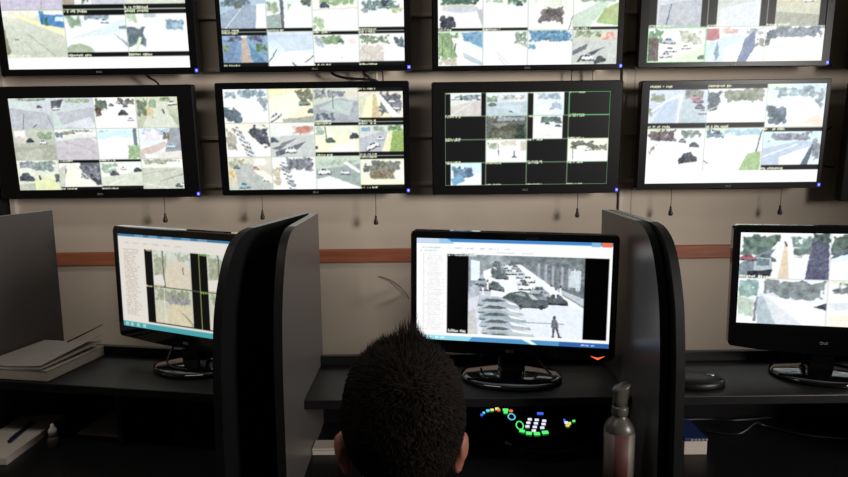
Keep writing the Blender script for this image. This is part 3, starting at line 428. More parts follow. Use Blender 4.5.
# ------------------------------------------------------------------ framed displays
def rounded(x0, x1, z0, z1, r, sag=0, n=6):
    pts = []
    for cx, cz, a0 in ((x1 - r, z1 - r, 0), (x0 + r, z1 - r, 90), (x0 + r, z0 + r, 180), (x1 - r, z0 + r, 270)):
        for k in range(n + 1):
            g = math.radians(a0 + 90 * k / n); pts.append([cx + r * math.cos(g), cz + r * math.sin(g)])
        if a0 == 180:
            for k in range(1, 16): t = k / 16; pts.append([x0 + r + (x1 - x0 - 2 * r) * t, z0 - sag * math.sin(math.pi * t)])
    return pts
def frame(outer, inner, y0, y1, rec):
    """bezel with a recessed opening; outer: closed outline, inner: (x0,x1,z0,z1)"""
    x0, x1, z0, z1 = inner; cx, cz = (x0 + x1) / 2, (z0 + z1) / 2
    ang = sorted({round(math.atan2(p[1] - cz, p[0] - cx), 5) for p in outer + [[x0, z0], [x1, z0], [x0, z1], [x1, z1]]})
    O, I = [], []
    for a in ang:
        dx, dz = math.cos(a), math.sin(a); best = 0
        for k in range(len(outer)):
            (ax, az), (bx, bz) = outer[k - 1], outer[k]; ex, ez = bx - ax, bz - az; den = dx * ez - dz * ex
            if abs(den) < 1e-12: continue
            t = ((ax - cx) * ez - (az - cz) * ex) / den; s_ = ((ax - cx) * dz - (az - cz) * dx) / den
            if t > 0 and -1e-6 <= s_ <= 1 + 1e-6: best = max(best, t)
        O.append((cx + dx * best, cz + dz * best))
        t = min((x1 - cx) / abs(dx) if abs(dx) > 1e-9 else 9, (z1 - cz) / abs(dz) if abs(dz) > 1e-9 else 9); I.append((cx + dx * t, cz + dz * t))
    n = len(ang); b = .004; V = []
    def ins(p): d = math.hypot(p[0] - cx, p[1] - cz); k = 1 - b / d; return cx + (p[0] - cx) * k, cz + (p[1] - cz) * k
    V += [(p[0], y1, p[1]) for p in O] + [(p[0], y0 + b, p[1]) for p in O] + [(ins(p)[0], y0, ins(p)[1]) for p in O] + [(p[0], y0, p[1]) for p in I] + [(p[0], y0 + rec, p[1]) for p in I]
    Fc = [(r * n + i, (r) * n + (i + 1) % n, (r + 1) * n + (i + 1) % n, (r + 1) * n + i) for r in range(4) for i in range(n)]
    Fc.append(tuple(range(n))[::-1])
    Fc.append(tuple(4 * n + i for i in range(n)))
    return V, Fc
def logo(parent, x, y, z, s):
    o = MB().tube([(x - s * 1.25 + s * .55 * math.cos(k * .5236), y, z + s * .55 * math.sin(k * .5236)) for k in range(13)], s * .12, 5).build('logo', M['logo'], parent)
    text_mesh('LG', s * 1.5, 'lettering', M['logo'], o, (x + s * .5, y, z), (math.pi / 2, 0, 0))
TILT = math.radians(3.6)
def television(cx, zb, wd, ht, mar, pic, label, res_gain=1.0, bezel='bezel', ybot=2.47, led=True, lg=True, group='wall screens'):
    t = empty('wall_television', (cx, ybot, zb), 0, label, 'television', group, rx=TILT)
    ml, mr, mt, mb = mar; h = wd / 2
    V, Fc = frame(rounded(-h, h, 0, ht, .008), (-h + ml, h - mr, mb, ht - mt), 0, .035, .004)
    mesh('bezel', V, Fc, M[bezel], t)
    MB().box(-h * .82, h * .82, .034, .062, ht * .1, ht * .9, .008).build('back_cover', M['back'], t)
    MB().box(-.11, .11, .06, .085, ht * .3, ht * .7, .003).box(-.05, -.03, .06, .095, ht * .15, ht * .85).box(.03, .05, .06, .095, ht * .15, ht * .85).build('bracket', M['metal'], t)
    screen_mesh('screen', pic, -h + ml, h - mr, mb, ht - mt, .0036, t, res_gain)
    if lg: logo(t, .0, -.0008, mb * .47, .0065)
    if led:
        l = MB().box(h - .014, h - .003, -.0012, .004, .006, .019, .001).build('power_light', M['led'], t); l['label'] = 'blue glowing power light'
        MB().box(h - .0105, h - .006, -.0018, .001, .010, .0155, .0005).build('light_core', M['ledcore'], l)
    return t
television(-1.211, 1.772, .745, .43, (.033, .031, .026, .024), PT1, 'wall screen at the upper left above the twelve-view screen, blue building on a road')
television(-.401, 1.775, .721, .42, (.018, .024, .024, .022), PT2, 'upper wall screen showing a blue road with brown median, black cables below')
television(.397, 1.770, .716, .42, (.023, .025, .024, .02), PT3, 'upper wall screen of bright white streets above the mostly black screen')
television(1.171, 1.773, .722, .425, (.034, .03, .024, .02), PT4, 'upper wall screen with one view outlined in green, rightmost of the upper four')
television(-1.243, 1.309, .768, .423, (.074, .06, .044, .034), PL1, 'wide-bezel lower wall screen of twelve street views above the left partition', bezel='bezel2')
television(-.413, 1.312, .727, .424, (.03, .024, .024, .022), PL2, 'lower wall screen of twelve sunny views with parked car rows')
television(.394, 1.305, .718, .424, (.05, .047, .04, .036), PL3, 'lower wall screen with mostly black views and thin green grid lines', bezel='bezel2')
television(1.176, 1.315, .712, .41, (.032, .017, .017, .024), PL4, 'lower wall screen with six views and a plain white bar at bottom')
television(1.99, 1.262, .76, .45, (.045, .04, .04, .045), PRX, 'black-framed lower screen cut off by the right edge of the photo', bezel='back', led=False, lg=False)
television(1.99, 1.762, .76, .45, (.04, .04, .04, .04), PRX, 'black-framed upper screen cut off by the right edge of the photo', bezel='back', led=False, lg=False)
# ------------------------------------------------------------------ pull cords and cables by the wall
for x, z0, z1, where in ((-1.02, 1.215, 1.32, 'left, under the wide-bezel screen'), (-.636, 1.222, 1.32, 'just above the black desk divider'), (-.189, 1.196, 1.32, 'above the blistered wall paint'),
                         (.606, 1.215, 1.315, 'under the mostly black screen'), (.974, 1.218, 1.32, 'left one below the six-view screen'), (1.406, 1.216, 1.32, 'rightmost, below the six-view screen')):
    t = empty('pull_cord', (x, 2.515, z0 - .006), 0, 'thin hanging pull cord with dark knob, ' + where, 'pull cord', 'pull cords hanging under the screens')
    MB().tube([(0, 0, .02), (.001, 0, .06), (0, 0, z1 - z0 + .05)], .0013, 6).build('cord', M['string'], t)
    MB().lathe([(.001, .036), (.0045, .032), (.004, .027), (.006, .018), (.0088, .009), (.009, .003), (.006, -.002)], n=12).build('knob', M['pull'], t, True)
def cable(label, pts, r=.004, m='cable'): return tag(MB().tube(bez(pts), r, 8).build('cable', M[m]), label, 'cable')
cable('thick black cable sagging between the second upper and lower screens', [(-.36, 2.54, 1.82), (-.345, 2.53, 1.775), (-.29, 2.52, 1.755), (-.22, 2.52, 1.75), (-.17, 2.53, 1.74), (-.14, 2.54, 1.68)], .005)
cable('black cable dropping steeply beside the thick sagging one', [(-.235, 2.54, 1.83), (-.225, 2.53, 1.775), (-.20, 2.53, 1.752), (-.17, 2.54, 1.68)], .0045)
cable('pale cable hanging behind the second upper screen', [(-.175, 2.55, 1.84), (-.178, 2.55, 1.70)], .005, 'duct')
cable('thin dark cable hanging beside the pale one', [(-.155, 2.55, 1.84), (-.15, 2.55, 1.70)], .003)
cable('black cable slanting down between the two left wall screens', [(-1.09, 2.54, 1.83), (-1.06, 2.53, 1.775), (-1.02, 2.53, 1.745), (-1.0, 2.54, 1.68)], .004)
cable('pale thin cable hanging between the third upper and lower screens', [(.665, 2.55, 1.84), (.668, 2.55, 1.68)], .004, 'duct')
cable('thin dark cable just under the third upper screen', [(.585, 2.56, 1.84), (.583, 2.56, 1.68)], .002)
cable('black cable loop beside the screen at the right edge', [(1.61, 2.55, 1.55), (1.575, 2.55, 1.52), (1.56, 2.55, 1.45), (1.585, 2.55, 1.40), (1.63, 2.55, 1.39)], .0035)
t = empty('power_plug', (.79, 2.60, 1.83), 0, 'black power plug poking out beside the third upper screen', 'plug')
MB().box(.0, .05, -.05, -.02, 0, .018, .005).build('plug_body', M['cable'], t); MB().tube(bez([(0, -.035, .01), (-.03, -.04, .0), (-.06, -.04, .01)]), .004).build('lead', M['cable'], t)
# ------------------------------------------------------------------ workstations
PROF = [(.0, 1.312), (-.33, 1.312), (-.37, 1.308), (-.40, 1.298), (-.425, 1.284), (-.45, 1.258), (-.468, 1.228), (-.482, 1.198), (-.497, 1.155), (-.507, 1.10), (-.513, 1.05), (-.516, 1.0), (-.522, .8), (-.522, .0), (0, .0)]
def side_panel(parent, x0, x1, rear, shift=0, inner=1):
    prof = [(rear + y + (shift if 0 < i < len(PROF) - 1 else 0), z) for i, (y, z) in enumerate(PROF)]
    cv = bez([(0, y, z) for y, z in prof[1:13]], 5); prof = prof[:1] + [(v.y, v.z) for v in cv] + prof[13:]; n = len(prof)
    V, Fc = prism_x(prof, x0, x1); idx = [1, 0] if inner else [0, 1]; idx += [1] * n
    for i in range(n):
        if i == 0: idx[2 + i] = 2
    # material per face: two laminate faces, black edging, straight top edging with overhead light put into its colour
    return mesh('side_panel', V, Fc, None, parent, mats=[M['lam'], M['edge'], M['edgetop']], idx=idx)
def station(name, label, loc, rz, width, rear, left=True, right=True, shift=(0, 0), divider=None, lrear=0):
    """local x from the inner face of the left panel, y from the shelf's front edge, floor at z 0"""
    t = empty(name, loc, rz, label, 'workstation', 'black workstations with side panels'); th = .018
    if left: side_panel(t, -th, 0, rear + lrear, shift[0])
    if right: side_panel(t, width, width + th, rear, shift[1], 0)
    MB().box(.0005, width - .0005, 0, rear - .03, .878, .9, .002).build('shelf', M['desk'], t)
    MB().box(.0005, width - .0005, rear - .045, rear - .027, .9, .927, .002).build('shelf_lip', M['desk'], t)
    MB().box(.0005, width - .0005, -.30, rear - .02, .705, .73, .003).build('worktop', M['desk'], t)
    MB().box(.0005, width - .0005, rear - .025, rear - .005, .2, .9, .001).build('back_board', M['desk'], t)
    if divider: MB().box(divider, divider + .016, .03, rear - .026, .73, .878, .001).build('divider', M['desk'], t)
    return t
station('workstation', 'black workstation where the person sits, between two pairs of curved panels', (-.285, 1.43, 0), 0, .766, .29, shift=(.025, .06))
RZ = math.radians(-10.5); ex, ey = Vector((math.cos(RZ), math.sin(RZ), 0)), Vector((-math.sin(RZ), math.cos(RZ), 0))
LO = ex * -1.450 + ey * 1.361
station('workstation', 'black workstation at left turned away, with thick paper stack on its shelf', LO, RZ, .811, .279, divider=.385, lrear=.047)
station('workstation', 'black workstation at right with round black base and white box', (.521, 1.428, 0), 0, .78, .292, shift=(.03, 0))
def left_pt(x, y, z): p = LO + ex * x + ey * y; return (p.x, p.y, z)
# ------------------------------------------------------------------ desk monitors
def monitor(label, loc, rz, wd, z0, z1, mar, pic, sag, roll=0, gain=1.0, base=(.128, .1), lamp='amber'):
    t = empty('desk_monitor', loc, rz, label, 'monitor', 'desk monitors'); h = wd / 2; ml, mr, mt, mb = mar; zz = loc[2]
    z0 -= zz; z1 -= zz
    V, Fc = frame(rounded(-h, h, z0, z1, .012, sag), (-h + ml, h - mr, z0 + mb, z1 - mt), -.02, .006, .003)
    R = Matrix.Translation((0, 0, (z0 + z1) / 2)) @ Matrix.Rotation(roll, 4, 'Y') @ Matrix.Translation((0, 0, -(z0 + z1) / 2))
    bz = mesh('bezel', V, Fc, M['gloss'], t); bz.matrix_local = R
    b = MB().box(-h * .94, h * .94, .005, .022, z0 + .01, z1 - .01, .006).box(-h * .6, h * .6, .02, .04, z0 + .04, z1 - .05, .01).build('back_cover', M['back'], t); b.matrix_local = R
    sc = screen_mesh('screen', pic, -h + ml, h - mr, z0 + mb, z1 - mt, -.0173, t, gain); sc.matrix_local = R
    MB().box(-.036, .036, .018, .042, .02, z0 + .09, .006).box(-.03, .03, -.012, .03, .012, z0 + .004, .006).build('stand_neck', M['gloss'], t)
    rx, ry = base
    MB().lathe([(rx * .3, 0), (rx * .97, 0), (rx, .004), (rx * .985, .010), (rx * .9, .0145), (rx * .45, .019), (rx * .2, .021), (.002, .022)], 0, .0, 48, ry / rx).build('base', M['gloss'], t, True)
    logo(bz, 0, -.021, z0 + mb * .42 - sag * .5, .0055)
    if lamp:
        q = h * .83; zl = z0 - sag * .35 + .004
        V = [(q - .017, -.0215, zl + .005), (q, -.0215, zl - .004), (q + .017, -.0215, zl + .006), (q, -.0215, zl + .001)]
        V += [(x, -.019, z) for x, y, z in V]
        l = mesh('power_light', V, [(0, 1, 2, 3)[::-1], (4, 5, 6, 7), (0, 1, 5, 4), (1, 2, 6, 5), (2, 3, 7, 6), (3, 0, 4, 7)], M[lamp], t); l['label'] = 'orange glowing chevron'
    return t
mc = monitor('desk monitor in front of the person showing a grey street with parked cars', (.217, 1.565, .9), math.radians(-10), .506, .965, 1.275, (.0155, .0155, .019, .031), PC, .004, math.radians(.9))
ml_ = monitor('desk monitor at left, partly hidden by the curved panel, list and video panes', (-.628, 1.672, .9), math.radians(-25), .505, .964, 1.278, (.0185, .0185, .02, .033), PD, .008, math.radians(.5), lamp=None, base=(.115, .09))
mr_ = monitor('desk monitor at right with thick chin showing four road views', (.992, 1.552, .9), math.radians(-13), .44, .972, 1.283, (.0165, .0165, .0185, .062), PE, .014, 0, lamp=None, base=(.115, .09))
MB().tube(bez([(-.02, .02, .14), (-.055, .01, .08), (-.06, -.03, .03), (-.02, -.06, .021), (.04, -.062, .02)]), .0028, 8).build('cable', M['cable'], ml_)
MB().tube(bez([(.03, .02, .12), (.06, .0, .06), (.10, -.03, .024)]), .0028, 8).build('cable', M['cable'], mc)
MB().tube(bez([(-.04, .03, .12), (-.075, .02, .05), (-.08, .03, .02)]), .0028, 8).build('cable', M['cable'], mc)
MB().box(.034, .064, -.0215, -.019, .357, .363, .001).build('webcam_dot', M['back'], mc)
# ------------------------------------------------------------------ things on the shelves
bk = empty('thick_book', left_pt(.098, .14, .9), RZ, 'thick pale paperback lying flat on the left shelf under another', 'book')
MB().box(-.095, .113, -.128, .09, .001, .027, .001).build('page_block', M['paper'], bk); MB().box(-.096, .114, -.129, .091, .027, .0288).build('cover', M['cover'], bk)
b2 = empty('magazine', left_pt(.097, .135, .929), RZ - .05, 'bent grey magazine with curled corner on top of the thick paperback', 'magazine')
def sheetlet(name, x0, x1, y0, y1, z, th, curl, m, parent, lift=0):
    V = []; Fc = []; n = 14
    for s_ in (0, 1):
        for j in range(n + 1):
            for i in range(n + 1):
                u, v = i / n, j / n; V.append((x0 + (x1 - x0) * u, y0 + (y1 - y0) * v, z + s_ * th + curl * max(0, u - .35) ** 2 * (.4 + v) + lift * math.sin(v * math.pi) * .3))
    N = (n + 1) ** 2
    for j in range(n):
        for i in range(n):
            k = j * (n + 1) + i; Fc.append((k, k + n + 1, k + n + 2, k + 1)); Fc.append((N + k, N + k + 1, N + k + n + 2, N + k + n + 1))
    rim = [i for i in range(n)] + [j * (n + 1) + n for j in range(n)] + [n * (n + 1) + n - i for i in range(n)] + [(n - j) * (n + 1) for j in range(n)]
    for a, b in zip(rim, rim[1:] + rim[:1]): Fc.append((a, b, b + N, a + N))
    return mesh(name, V, Fc, m, parent, False)
sheetlet('pages', -.088, .105, -.12, .095, 0, .006, .02, M['paper'], b2)
sheetlet('cover', -.089, .107, -.121, .097, .0062, .0012, .045, M['cover'], b2)
t = empty('pointer_stick', left_pt(.15, .21, .944), RZ, 'thin dark stick poking up above the magazine against the wall', 'stick')
MB().tube([(-.04, 0, -.002), (.0, .0, .016), (.075, .0, .052)], [.002, .002, .0012], 8).build('shaft', M['cable'], t); MB().tube([(.075, 0, .052), (.08, .0, .0545)], [.0016, .0006], 8).build('tip', M['metal'], t)
t = empty('round_base', (.655, 1.508, .9), 0, 'low round glossy black base beside the right curved panel', 'base')
MB().lathe([(.06, 0), (.075, 0), (.078, .004), (.076, .013), (.067, .0185), (.02, .021), (.002, .0212)], n=48, sy=.62).build('body', M['bezel2'], t, True)
MB().lathe([(.012, .0195), (.013, .0205), (.009, .022), (.002, .0222)], .045, .006, 24, .5).build('badge', M['metal'], t, True)
# ------------------------------------------------------------------ things on the worktops
t = empty('paper_pad', left_pt(.072, .011, .73), RZ + .18, 'thick pad of white paper on the left worktop under the pen', 'paper pad')
MB().box(-.04, .085, -.13, .125, 0, .016, .001).build('sheets', M['paper'], t); sheetlet('top_sheet', -.04, .085, -.128, .127, .0163, .0006, .006, M['paper'], t)
t = empty('ballpoint_pen', (-1.075, 1.625, .7525), math.radians(97), 'dark blue ballpoint pen lying on the paper pad', 'pen')
MB().tube([(-.075, 0, 0), (.045, 0, 0)], .0045, 10).build('barrel', M['penblue'], t); MB().tube([(.045, 0, 0), (.058, 0, 0), (.066, 0, 0)], [.0042, .0025, .0007], 10).build('tip', M['white'], t)
MB().box(-.07, -.035, -.001, .001, .0045, .0065).build('clip', M['penblue'], t)
t = empty('dropper_bottle', left_pt(.222, .0, .73), 0, 'small white eye-drop bottle beside the paper pad', 'bottle')
MB().lathe([(.012, 0), (.0135, .002), (.0135, .024), (.012, .028), (.006, .031), (.006, .034)], n=24).build('bottle_body', M['gel'], t, True)
MB().lathe([(.0105, .033), (.0105, .046), (.009, .05), (.005, .056), (.0035, .063), (.001, .064)], n=24).build('cap', M['white'], t, True)
t = empty('loose_papers', left_pt(.305, .155, .73), RZ, 'dim loose sheets on the left worktop against the divider', 'papers')
for k in range(3): sheetlet('sheet', -.077, .075, -.078, .08, k * .0022, .0009, .004 * k, M['paper'], t)
t = empty('mouse', left_pt(.53, .12, .73), RZ, 'dark mouse-like shape in shade under the left monitor', 'mouse')
V = []; Fc = []; n, m_ = 16, 24
for i in range(n + 1):
    for k in range(m_):
        g = 2 * math.pi * k / m_; a = math.pi / 2 * i / n; rr = math.cos(a) ** .6 if i < n else 0; V.append((.032 * rr * math.cos(g), .055 * rr * math.sin(g), .034 * math.sin(a) ** .8 * (1 - .12 * math.sin(g) * rr)))
for i in range(n):
    for k in range(m_): Fc.append((i * m_ + k, i * m_ + (k + 1) % m_, (i + 1) * m_ + (k + 1) % m_, (i + 1) * m_ + k))
Fc.append(tuple(range(m_))[::-1])
mesh('shell', V, Fc, M['back'], t, True); MB().tube([(0, -.026, .031), (0, -.016, .0345)], .004, 10).build('wheel', M['cable'], t)
MB().tube(bez([(0, .054, .008), (.01, .09, .004), (-.02, .13, .004)]), .002, 6).build('cord', M['cable'], t)
# surveillance keyboard with lit keys
kb = empty('control_keyboard', (.30, 1.60, .73), math.radians(-3), 'black control keyboard with glowing coloured keys under the middle shelf', 'keyboard')
prof = []
for k in range(25): a = math.radians(200 + 140 * k / 24); prof.append((.178 * math.cos(a), .06 + .215 * math.sin(a)))
outl = prof + [(.178, .09), (-.178, .09)]; n = len(outl)
def kz(y): return .03 + .16 * (y + .155)
V = [(x, y, 0) for x, y in outl] + [(x, y, kz(y) - .004) for x, y in outl] + [(x * .985, y * .985, kz(y)) for x, y in outl]
Fc = [tuple(range(n))[::-1], tuple(range(2 * n, 3 * n))] + [(r * n + i, r * n + (i + 1) % n, (r + 1) * n + (i + 1) % n, (r + 1) * n + i) for r in range(2) for i in range(n)]
mesh('housing', V, Fc, M['gloss'], kb)
GLOW = {}
def key(px, py, w_, d_, col, es=1.3, rz=0, ring=False):
    if (col, es) not in GLOW: GLOW[(col, es)] = mat('lit_key_%d' % len(GLOW), tuple(v * .6 for v in col), .5, noise=.02, scale=40, emit=col, es=es)
    z = kz(py)
    if ring:
        o = MB().tube([(w_ * math.cos(k * .5236), d_ * math.sin(k * .5236), 0) for k in range(13)], .0016, 6).build('key_ring', GLOW[(col, es)], kb)
    else: o = MB().box(-w_ / 2, w_ / 2, -d_ / 2, d_ / 2, 0, .004, .0008).build('key', GLOW[(col, es)], kb)
    o.location = (px, py, z); o.rotation_euler = (math.atan(.16), 0, rz); return o
W_, G_, CY, BL, YE, OR = (235, 235, 255), (90, 255, 120), (90, 220, 255), (70, 110, 255), (230, 240, 120), (255, 120, 70)
ARC = [(-0.1545, -0.0051, 0.007, 0.012, BL, 0.5, False), (-0.1483, 0.0053, 0.008, 0.01, CY, 0.5, False), (-0.1368, 0.0159, 0.012, 0.012, CY, 0.3, False), (-0.1255, 0.0196, 0.012, 0.012, YE, 0.15, False), (-0.1121, 0.0251, 0.013, 0.014, YE, 0, False), (-0.1076, 0.0199, 0.01, 0.016, OR, 0, False), (-0.0897, 0.0201, 0.02, 0.014, G_, -0.1, False), (-0.0906, 0.0080, 0.014, 0.012, G_, 0, False), (-0.0757, 0.0151, 0.012, 0.014, OR, -0.3, False), (-0.0763, -0.0097, 0.009, 0.014, CY, 0, True), (-0.0587, -0.0483, 0.009, 0.018, G_, 0, True), (-0.0003, 0.0043, 0.022, 0.012, BL, 0, False), (-0.0305, -0.0232, 0.014, 0.011, W_, 0, False), (-0.0129, -0.0254, 0.014, 0.011, W_, 0, False), (0.0057, -0.0292, 0.014, 0.011, W_, 0, False), (-0.0359, -0.0389, 0.014, 0.011, W_, 0, False), (-0.0171, -0.0411, 0.014, 0.011, W_, 0, False), (0.0020, -0.0440, 0.014, 0.011, W_, 0, False), (-0.0400, -0.0552, 0.014, 0.011, W_, 0, False), (-0.0218, -0.0572, 0.014, 0.011, W_, 0, False), (-0.0034, -0.0601, 0.014, 0.011, W_, 0, False), (-0.0260, -0.0731, 0.014, 0.011, W_, 0, False), (-0.0553, -0.0752, 0.018, 0.016, G_, -0.4, False), (-0.0395, -0.0843, 0.02, 0.018, G_, -0.15, False), (-0.0198, -0.0862, 0.02, 0.018, G_, 0.05, False), (0.0013, -0.0804, 0.021, 0.018, G_, 0.25, False), (0.0578, -0.0267, 0.006, 0.016, BL, 0, False), (0.0609, -0.0365, 0.012, 0.014, W_, 0, False), (0.0691, -0.0396, 0.008, 0.014, YE, 0, False), (0.0619, -0.0494, 0.012, 0.01, YE, 0, False), (0.0812, -0.0288, 0.01, 0.008, G_, 0.2, False)]
for (x, y, w_, d_, c, rz, rg) in ARC: key(x, y, w_ * (1 if rg else .74), d_ * (1 if rg else .5), c, 1.0, rz, rg)
# spray bottle
t = empty('spray_bottle', (.413, 1.30, .73), .15, 'cloudy plastic bottle with red-striped label beside the right panel', 'bottle')
MB().lathe([(.029, 0), (.0325, .004), (.0325, .150), (.0315, .158), (.026, .168), (.018, .176), (.0145, .181), (.0135, .186)], n=40).build('bottle_body', M['gel'], t, True)
def arc_label(name, a0, a1, r, z0, z1, m, parent):
    V = []; Fc = []; n = 16
    for k in range(n + 1):
        g = math.radians(a0 + (a1 - a0) * k / n)
        for rr in (r, r + .0005):
            for z in (z0, z1): V.append((rr * math.cos(g), rr * math.sin(g), z))
    for k in range(n): a = k * 4; b = a + 4; Fc += [(a + 2, b + 2, b + 3, a + 3), (a + 1, b + 1, b, a), (a, b, b + 2, a + 2), (a + 3, b + 3, b + 1, a + 1)]
    return mesh(name, V, Fc, m, parent, True)
lb = arc_label('label_wrap', 180, 345, .0327, .015, .149, M['label'], t); arc_label('label_stripe', 228, 278, .0332, .015, .149, M['red'], lb)
MB().lathe([(.0165, .184), (.0175, .186), (.0175, .200), (.0155, .204)], n=32).build('collar', M['gel'], t, True)
V = []; Fc = []; n = 20; rows = [(.0135, .204, 0, 0), (.0145, .216, .0, .0), (.0150, .228, .001, .1), (.0165, .240, .002, .25), (.0175, .247, .003, .42)]
for r, z, dx, sl in rows:
    for k in range(n): g = 2 * math.pi * k / n; V.append((dx + r * 1.18 * math.cos(g), r * .85 * math.sin(g), z + sl * r * math.cos(g)))
for i in range(len(rows) - 1):
    for k in range(n): Fc.append((i * n + k, i * n + (k + 1) % n, (i + 1) * n + (k + 1) % n, (i + 1) * n + k))
Fc += [tuple(range(n))[::-1], tuple(range((len(rows) - 1) * n, len(rows) * n))]
mesh('spray_head', V, Fc, M['gel'], t, True); MB().tube([(0, 0, .02), (0, 0, .19)], .002, 6).build('dip_tube', M['white'], t)
t = empty('small_box', (.665, 1.50, .73), .0, 'small white box with dark blue top on the right worktop', 'box')
MB().box(-.035, .021, -.02, .09, 0, .034, .001).build('carton', M['paper'], t); lid = MB().box(-.0355, .0215, -.0205, .0905, .034, .042, .001).build('lid', M['darkblue'], t)
for k in range(5): MB().box(-.02 + k * .009, -.014 + k * .009, -.0212, -.0203, .036, .040).build('print_mark', M['cover'], lid)
t = empty('white_carton', (-.250, 1.53, .73), 0, 'flat white carton on the middle worktop beside the left panel', 'box')
MB().box(-.034, .034, -.03, .02, 0, .017, .0015).build('carton', M['paper'], t); MB().box(-.0345, .0345, -.0302, -.03, .012, .014).build('flap_edge', M['cover'], t)
cable('thin black cable coiling on the right worktop', [(.74, 1.60, .735), (.80, 1.56, .745), (.86, 1.59, .76), (.90, 1.62, .74), (.98, 1.57, .735), (1.1, 1.54, .735)], .003)
cable('second cable crossing behind the small white box', [(.70, 1.67, .736), (.78, 1.67, .737), (.84, 1.65, .742), (.95, 1.68, .735)], .0035)
# ------------------------------------------------------------------ seated person, seen from behind
HC = Vector((-.036, .885, 1.095))          # head centre
pr = empty('person', (-.036, .72, .0), 0, 'person seen from behind with short dark spiky hair, facing the middle monitor', 'person')
def caps(p0, r0, p1, r1, n=16, m=5):
    """closed tapered capsule; a radius may be (side, thick)"""
    p0, p1 = Vector(p0), Vector(p1); t = (p1 - p0).normalized(); a = t.cross(Vector((0, 0, 1)))
    if a.length < .1: a = Vector((1, 0, 0))
    a.normalize(); b = a.cross(t); R = [r if isinstance(r, tuple) else (r, r) for r in (r0, r1)]; V = []; Fc = []; rows = []
    for k in range(1, m + 1): g = math.pi / 2 * k / m; rows.append((p0 - t * min(R[0]) * math.cos(g), R[0], math.sin(g)))
    for k in range(m): g = math.pi / 2 * k / m; rows.append((p1 + t * min(R[1]) * math.sin(g), R[1], math.cos(g)))
    for c, r, f in rows:
        for k in range(n): g = 2 * math.pi * k / n; V.append(c + a * (r[0] * f * math.cos(g)) + b * (r[1] * f * math.sin(g)))
    for i in range(len(rows) - 1):
        for k in range(n): Fc.append((i * n + k, i * n + (k + 1) % n, (i + 1) * n + (k + 1) % n, (i + 1) * n + k))
    return V, Fc + [tuple(range(n))[::-1], tuple(range((len(rows) - 1) * n, len(rows) * n))]
def loft(rows, n=32):
    V = []; Fc = []
    for z, y, rx, ry in rows:
        for k in range(n): g = 2 * math.pi * k / n; V.append((HC.x + rx * math.cos(g), y + ry * math.sin(g), z))
    for i in range(len(rows) - 1):
        for k in range(n): Fc.append((i * n + k, i * n + (k + 1) % n, (i + 1) * n + (k + 1) % n, (i + 1) * n + k))
    return V, Fc + [tuple(range(n))[::-1], tuple(range((len(rows) - 1) * n, len(rows) * n))]
def ell(c, r, n=24, m=16, rot=None):
    V = []; Fc = []
    for j in range(m + 1):
        for i in range(n):
            a, b = math.pi * j / m, 2 * math.pi * i / n; v = Vector((r[0] * math.sin(a) * math.cos(b), r[1] * math.sin(a) * math.sin(b), r[2] * math.cos(a)))
            if rot: v = rot @ v
            V.append(tuple(v + Vector(c)))
    for j in range(m):
        for i in range(n): Fc.append((j * n + i, (j + 1) * n + i, (j + 1) * n + (i + 1) % n, j * n + (i + 1) % n))
    return V, Fc
def remesh(parts, voxel, name, m, parent, sm=4):
    b = MB()
    for V, Fc in parts: b.add(V, Fc)
    o = b.build(name, m); md = o.modifiers.new('r', 'REMESH'); md.mode = 'VOXEL'; md.voxel_size = voxel; md.use_smooth_shade = True
    s2 = o.modifiers.new('s', 'SMOOTH'); s2.iterations = sm; s2.factor = .5
    bpy.context.view_layer.update(); me = bpy.data.meshes.new_from_object(o.evaluated_get(bpy.context.evaluated_depsgraph_get())); old = o.data; o.modifiers.clear(); o.data = me; bpy.data.meshes.remove(old)
    me.materials.clear(); me.materials.append(m); me.polygons.foreach_set('use_smooth', [True] * len(me.polygons)); o.parent = parent; o.matrix_parent_inverse = parent.matrix_world.inverted(); me.name = name; return o
cx = HC.x
TORSO = [(.43, .66, .13, .10), (.50, .66, .165, .12), (.60, .665, .155, .115), (.70, .68, .155, .115), (.78, .70, .168, .118), (.84, .725, .172, .108), (.885, .745, .15, .085), (.915, .765, .10, .066), (.935, .782, .062, .058)]
def arms(g=0, hands=True):
    out = []
    for s_ in (-1, 1):
        X = lambda d: cx + s_ * d
        out += [caps((X(.13), .745, .865), .05 + g, (X(.175), .75, .85), .05 + g), caps((X(.175), .75, .85), .05 + g, (X(.235), .84, .66), .04 + g), caps((X(.235), .84, .66), .041 + g, (X(.20), 1.085, .765), .027 + g * .7)]
        if not hands: continue
        out.append(caps((X(.20), 1.085, .765), (.029, .022), (X(.19), 1.17, .756), (.040, .014)))
        for dx, ln, sp in ((-.030, .062, -.006), (-.010, .078, -.002), (.011, .084, .003), (.031, .074, .008)):
            a = (X(.19 - dx), 1.175, .757); b_ = (X(.19 - dx - sp), 1.175 + .02 + ln * .5, .766); c_ = (X(.19 - dx - sp * 1.6), 1.175 + .02 + ln, .745)
            out += [caps(a, .0098, b_, .0088, 10, 3), caps(b_, .0088, c_, .0072, 10, 3)]
        out += [caps((X(.165), 1.13, .755), .0125, (X(.135), 1.165, .75), .0105, 10, 3), caps((X(.135), 1.165, .75), .0105, (X(.128), 1.198, .744), .0085, 10, 3)]
    return out
def legs(g=0):
    out = []
    for s_ in (-1, 1):
        X = lambda d: cx + s_ * d
        out += [caps((X(.085), .66, .50), .088 + g, (X(.125), 1.07, .525), .06 + g), caps((X(.125), 1.07, .525), .06 + g, (X(.13), 1.085, .36), .053 + g), caps((X(.13), 1.085, .36), .053 + g, (X(.13), 1.07, .09), .036 + g)]
    return out
body = [loft(TORSO), caps((cx, .775, .90), .058, (cx, .865, 1.04), .055)] + arms() + legs() + [caps((cx + s_ * .13, 1.07, .06), .03, (cx + s_ * .14, 1.2, .035), .028) for s_ in (-1, 1)]
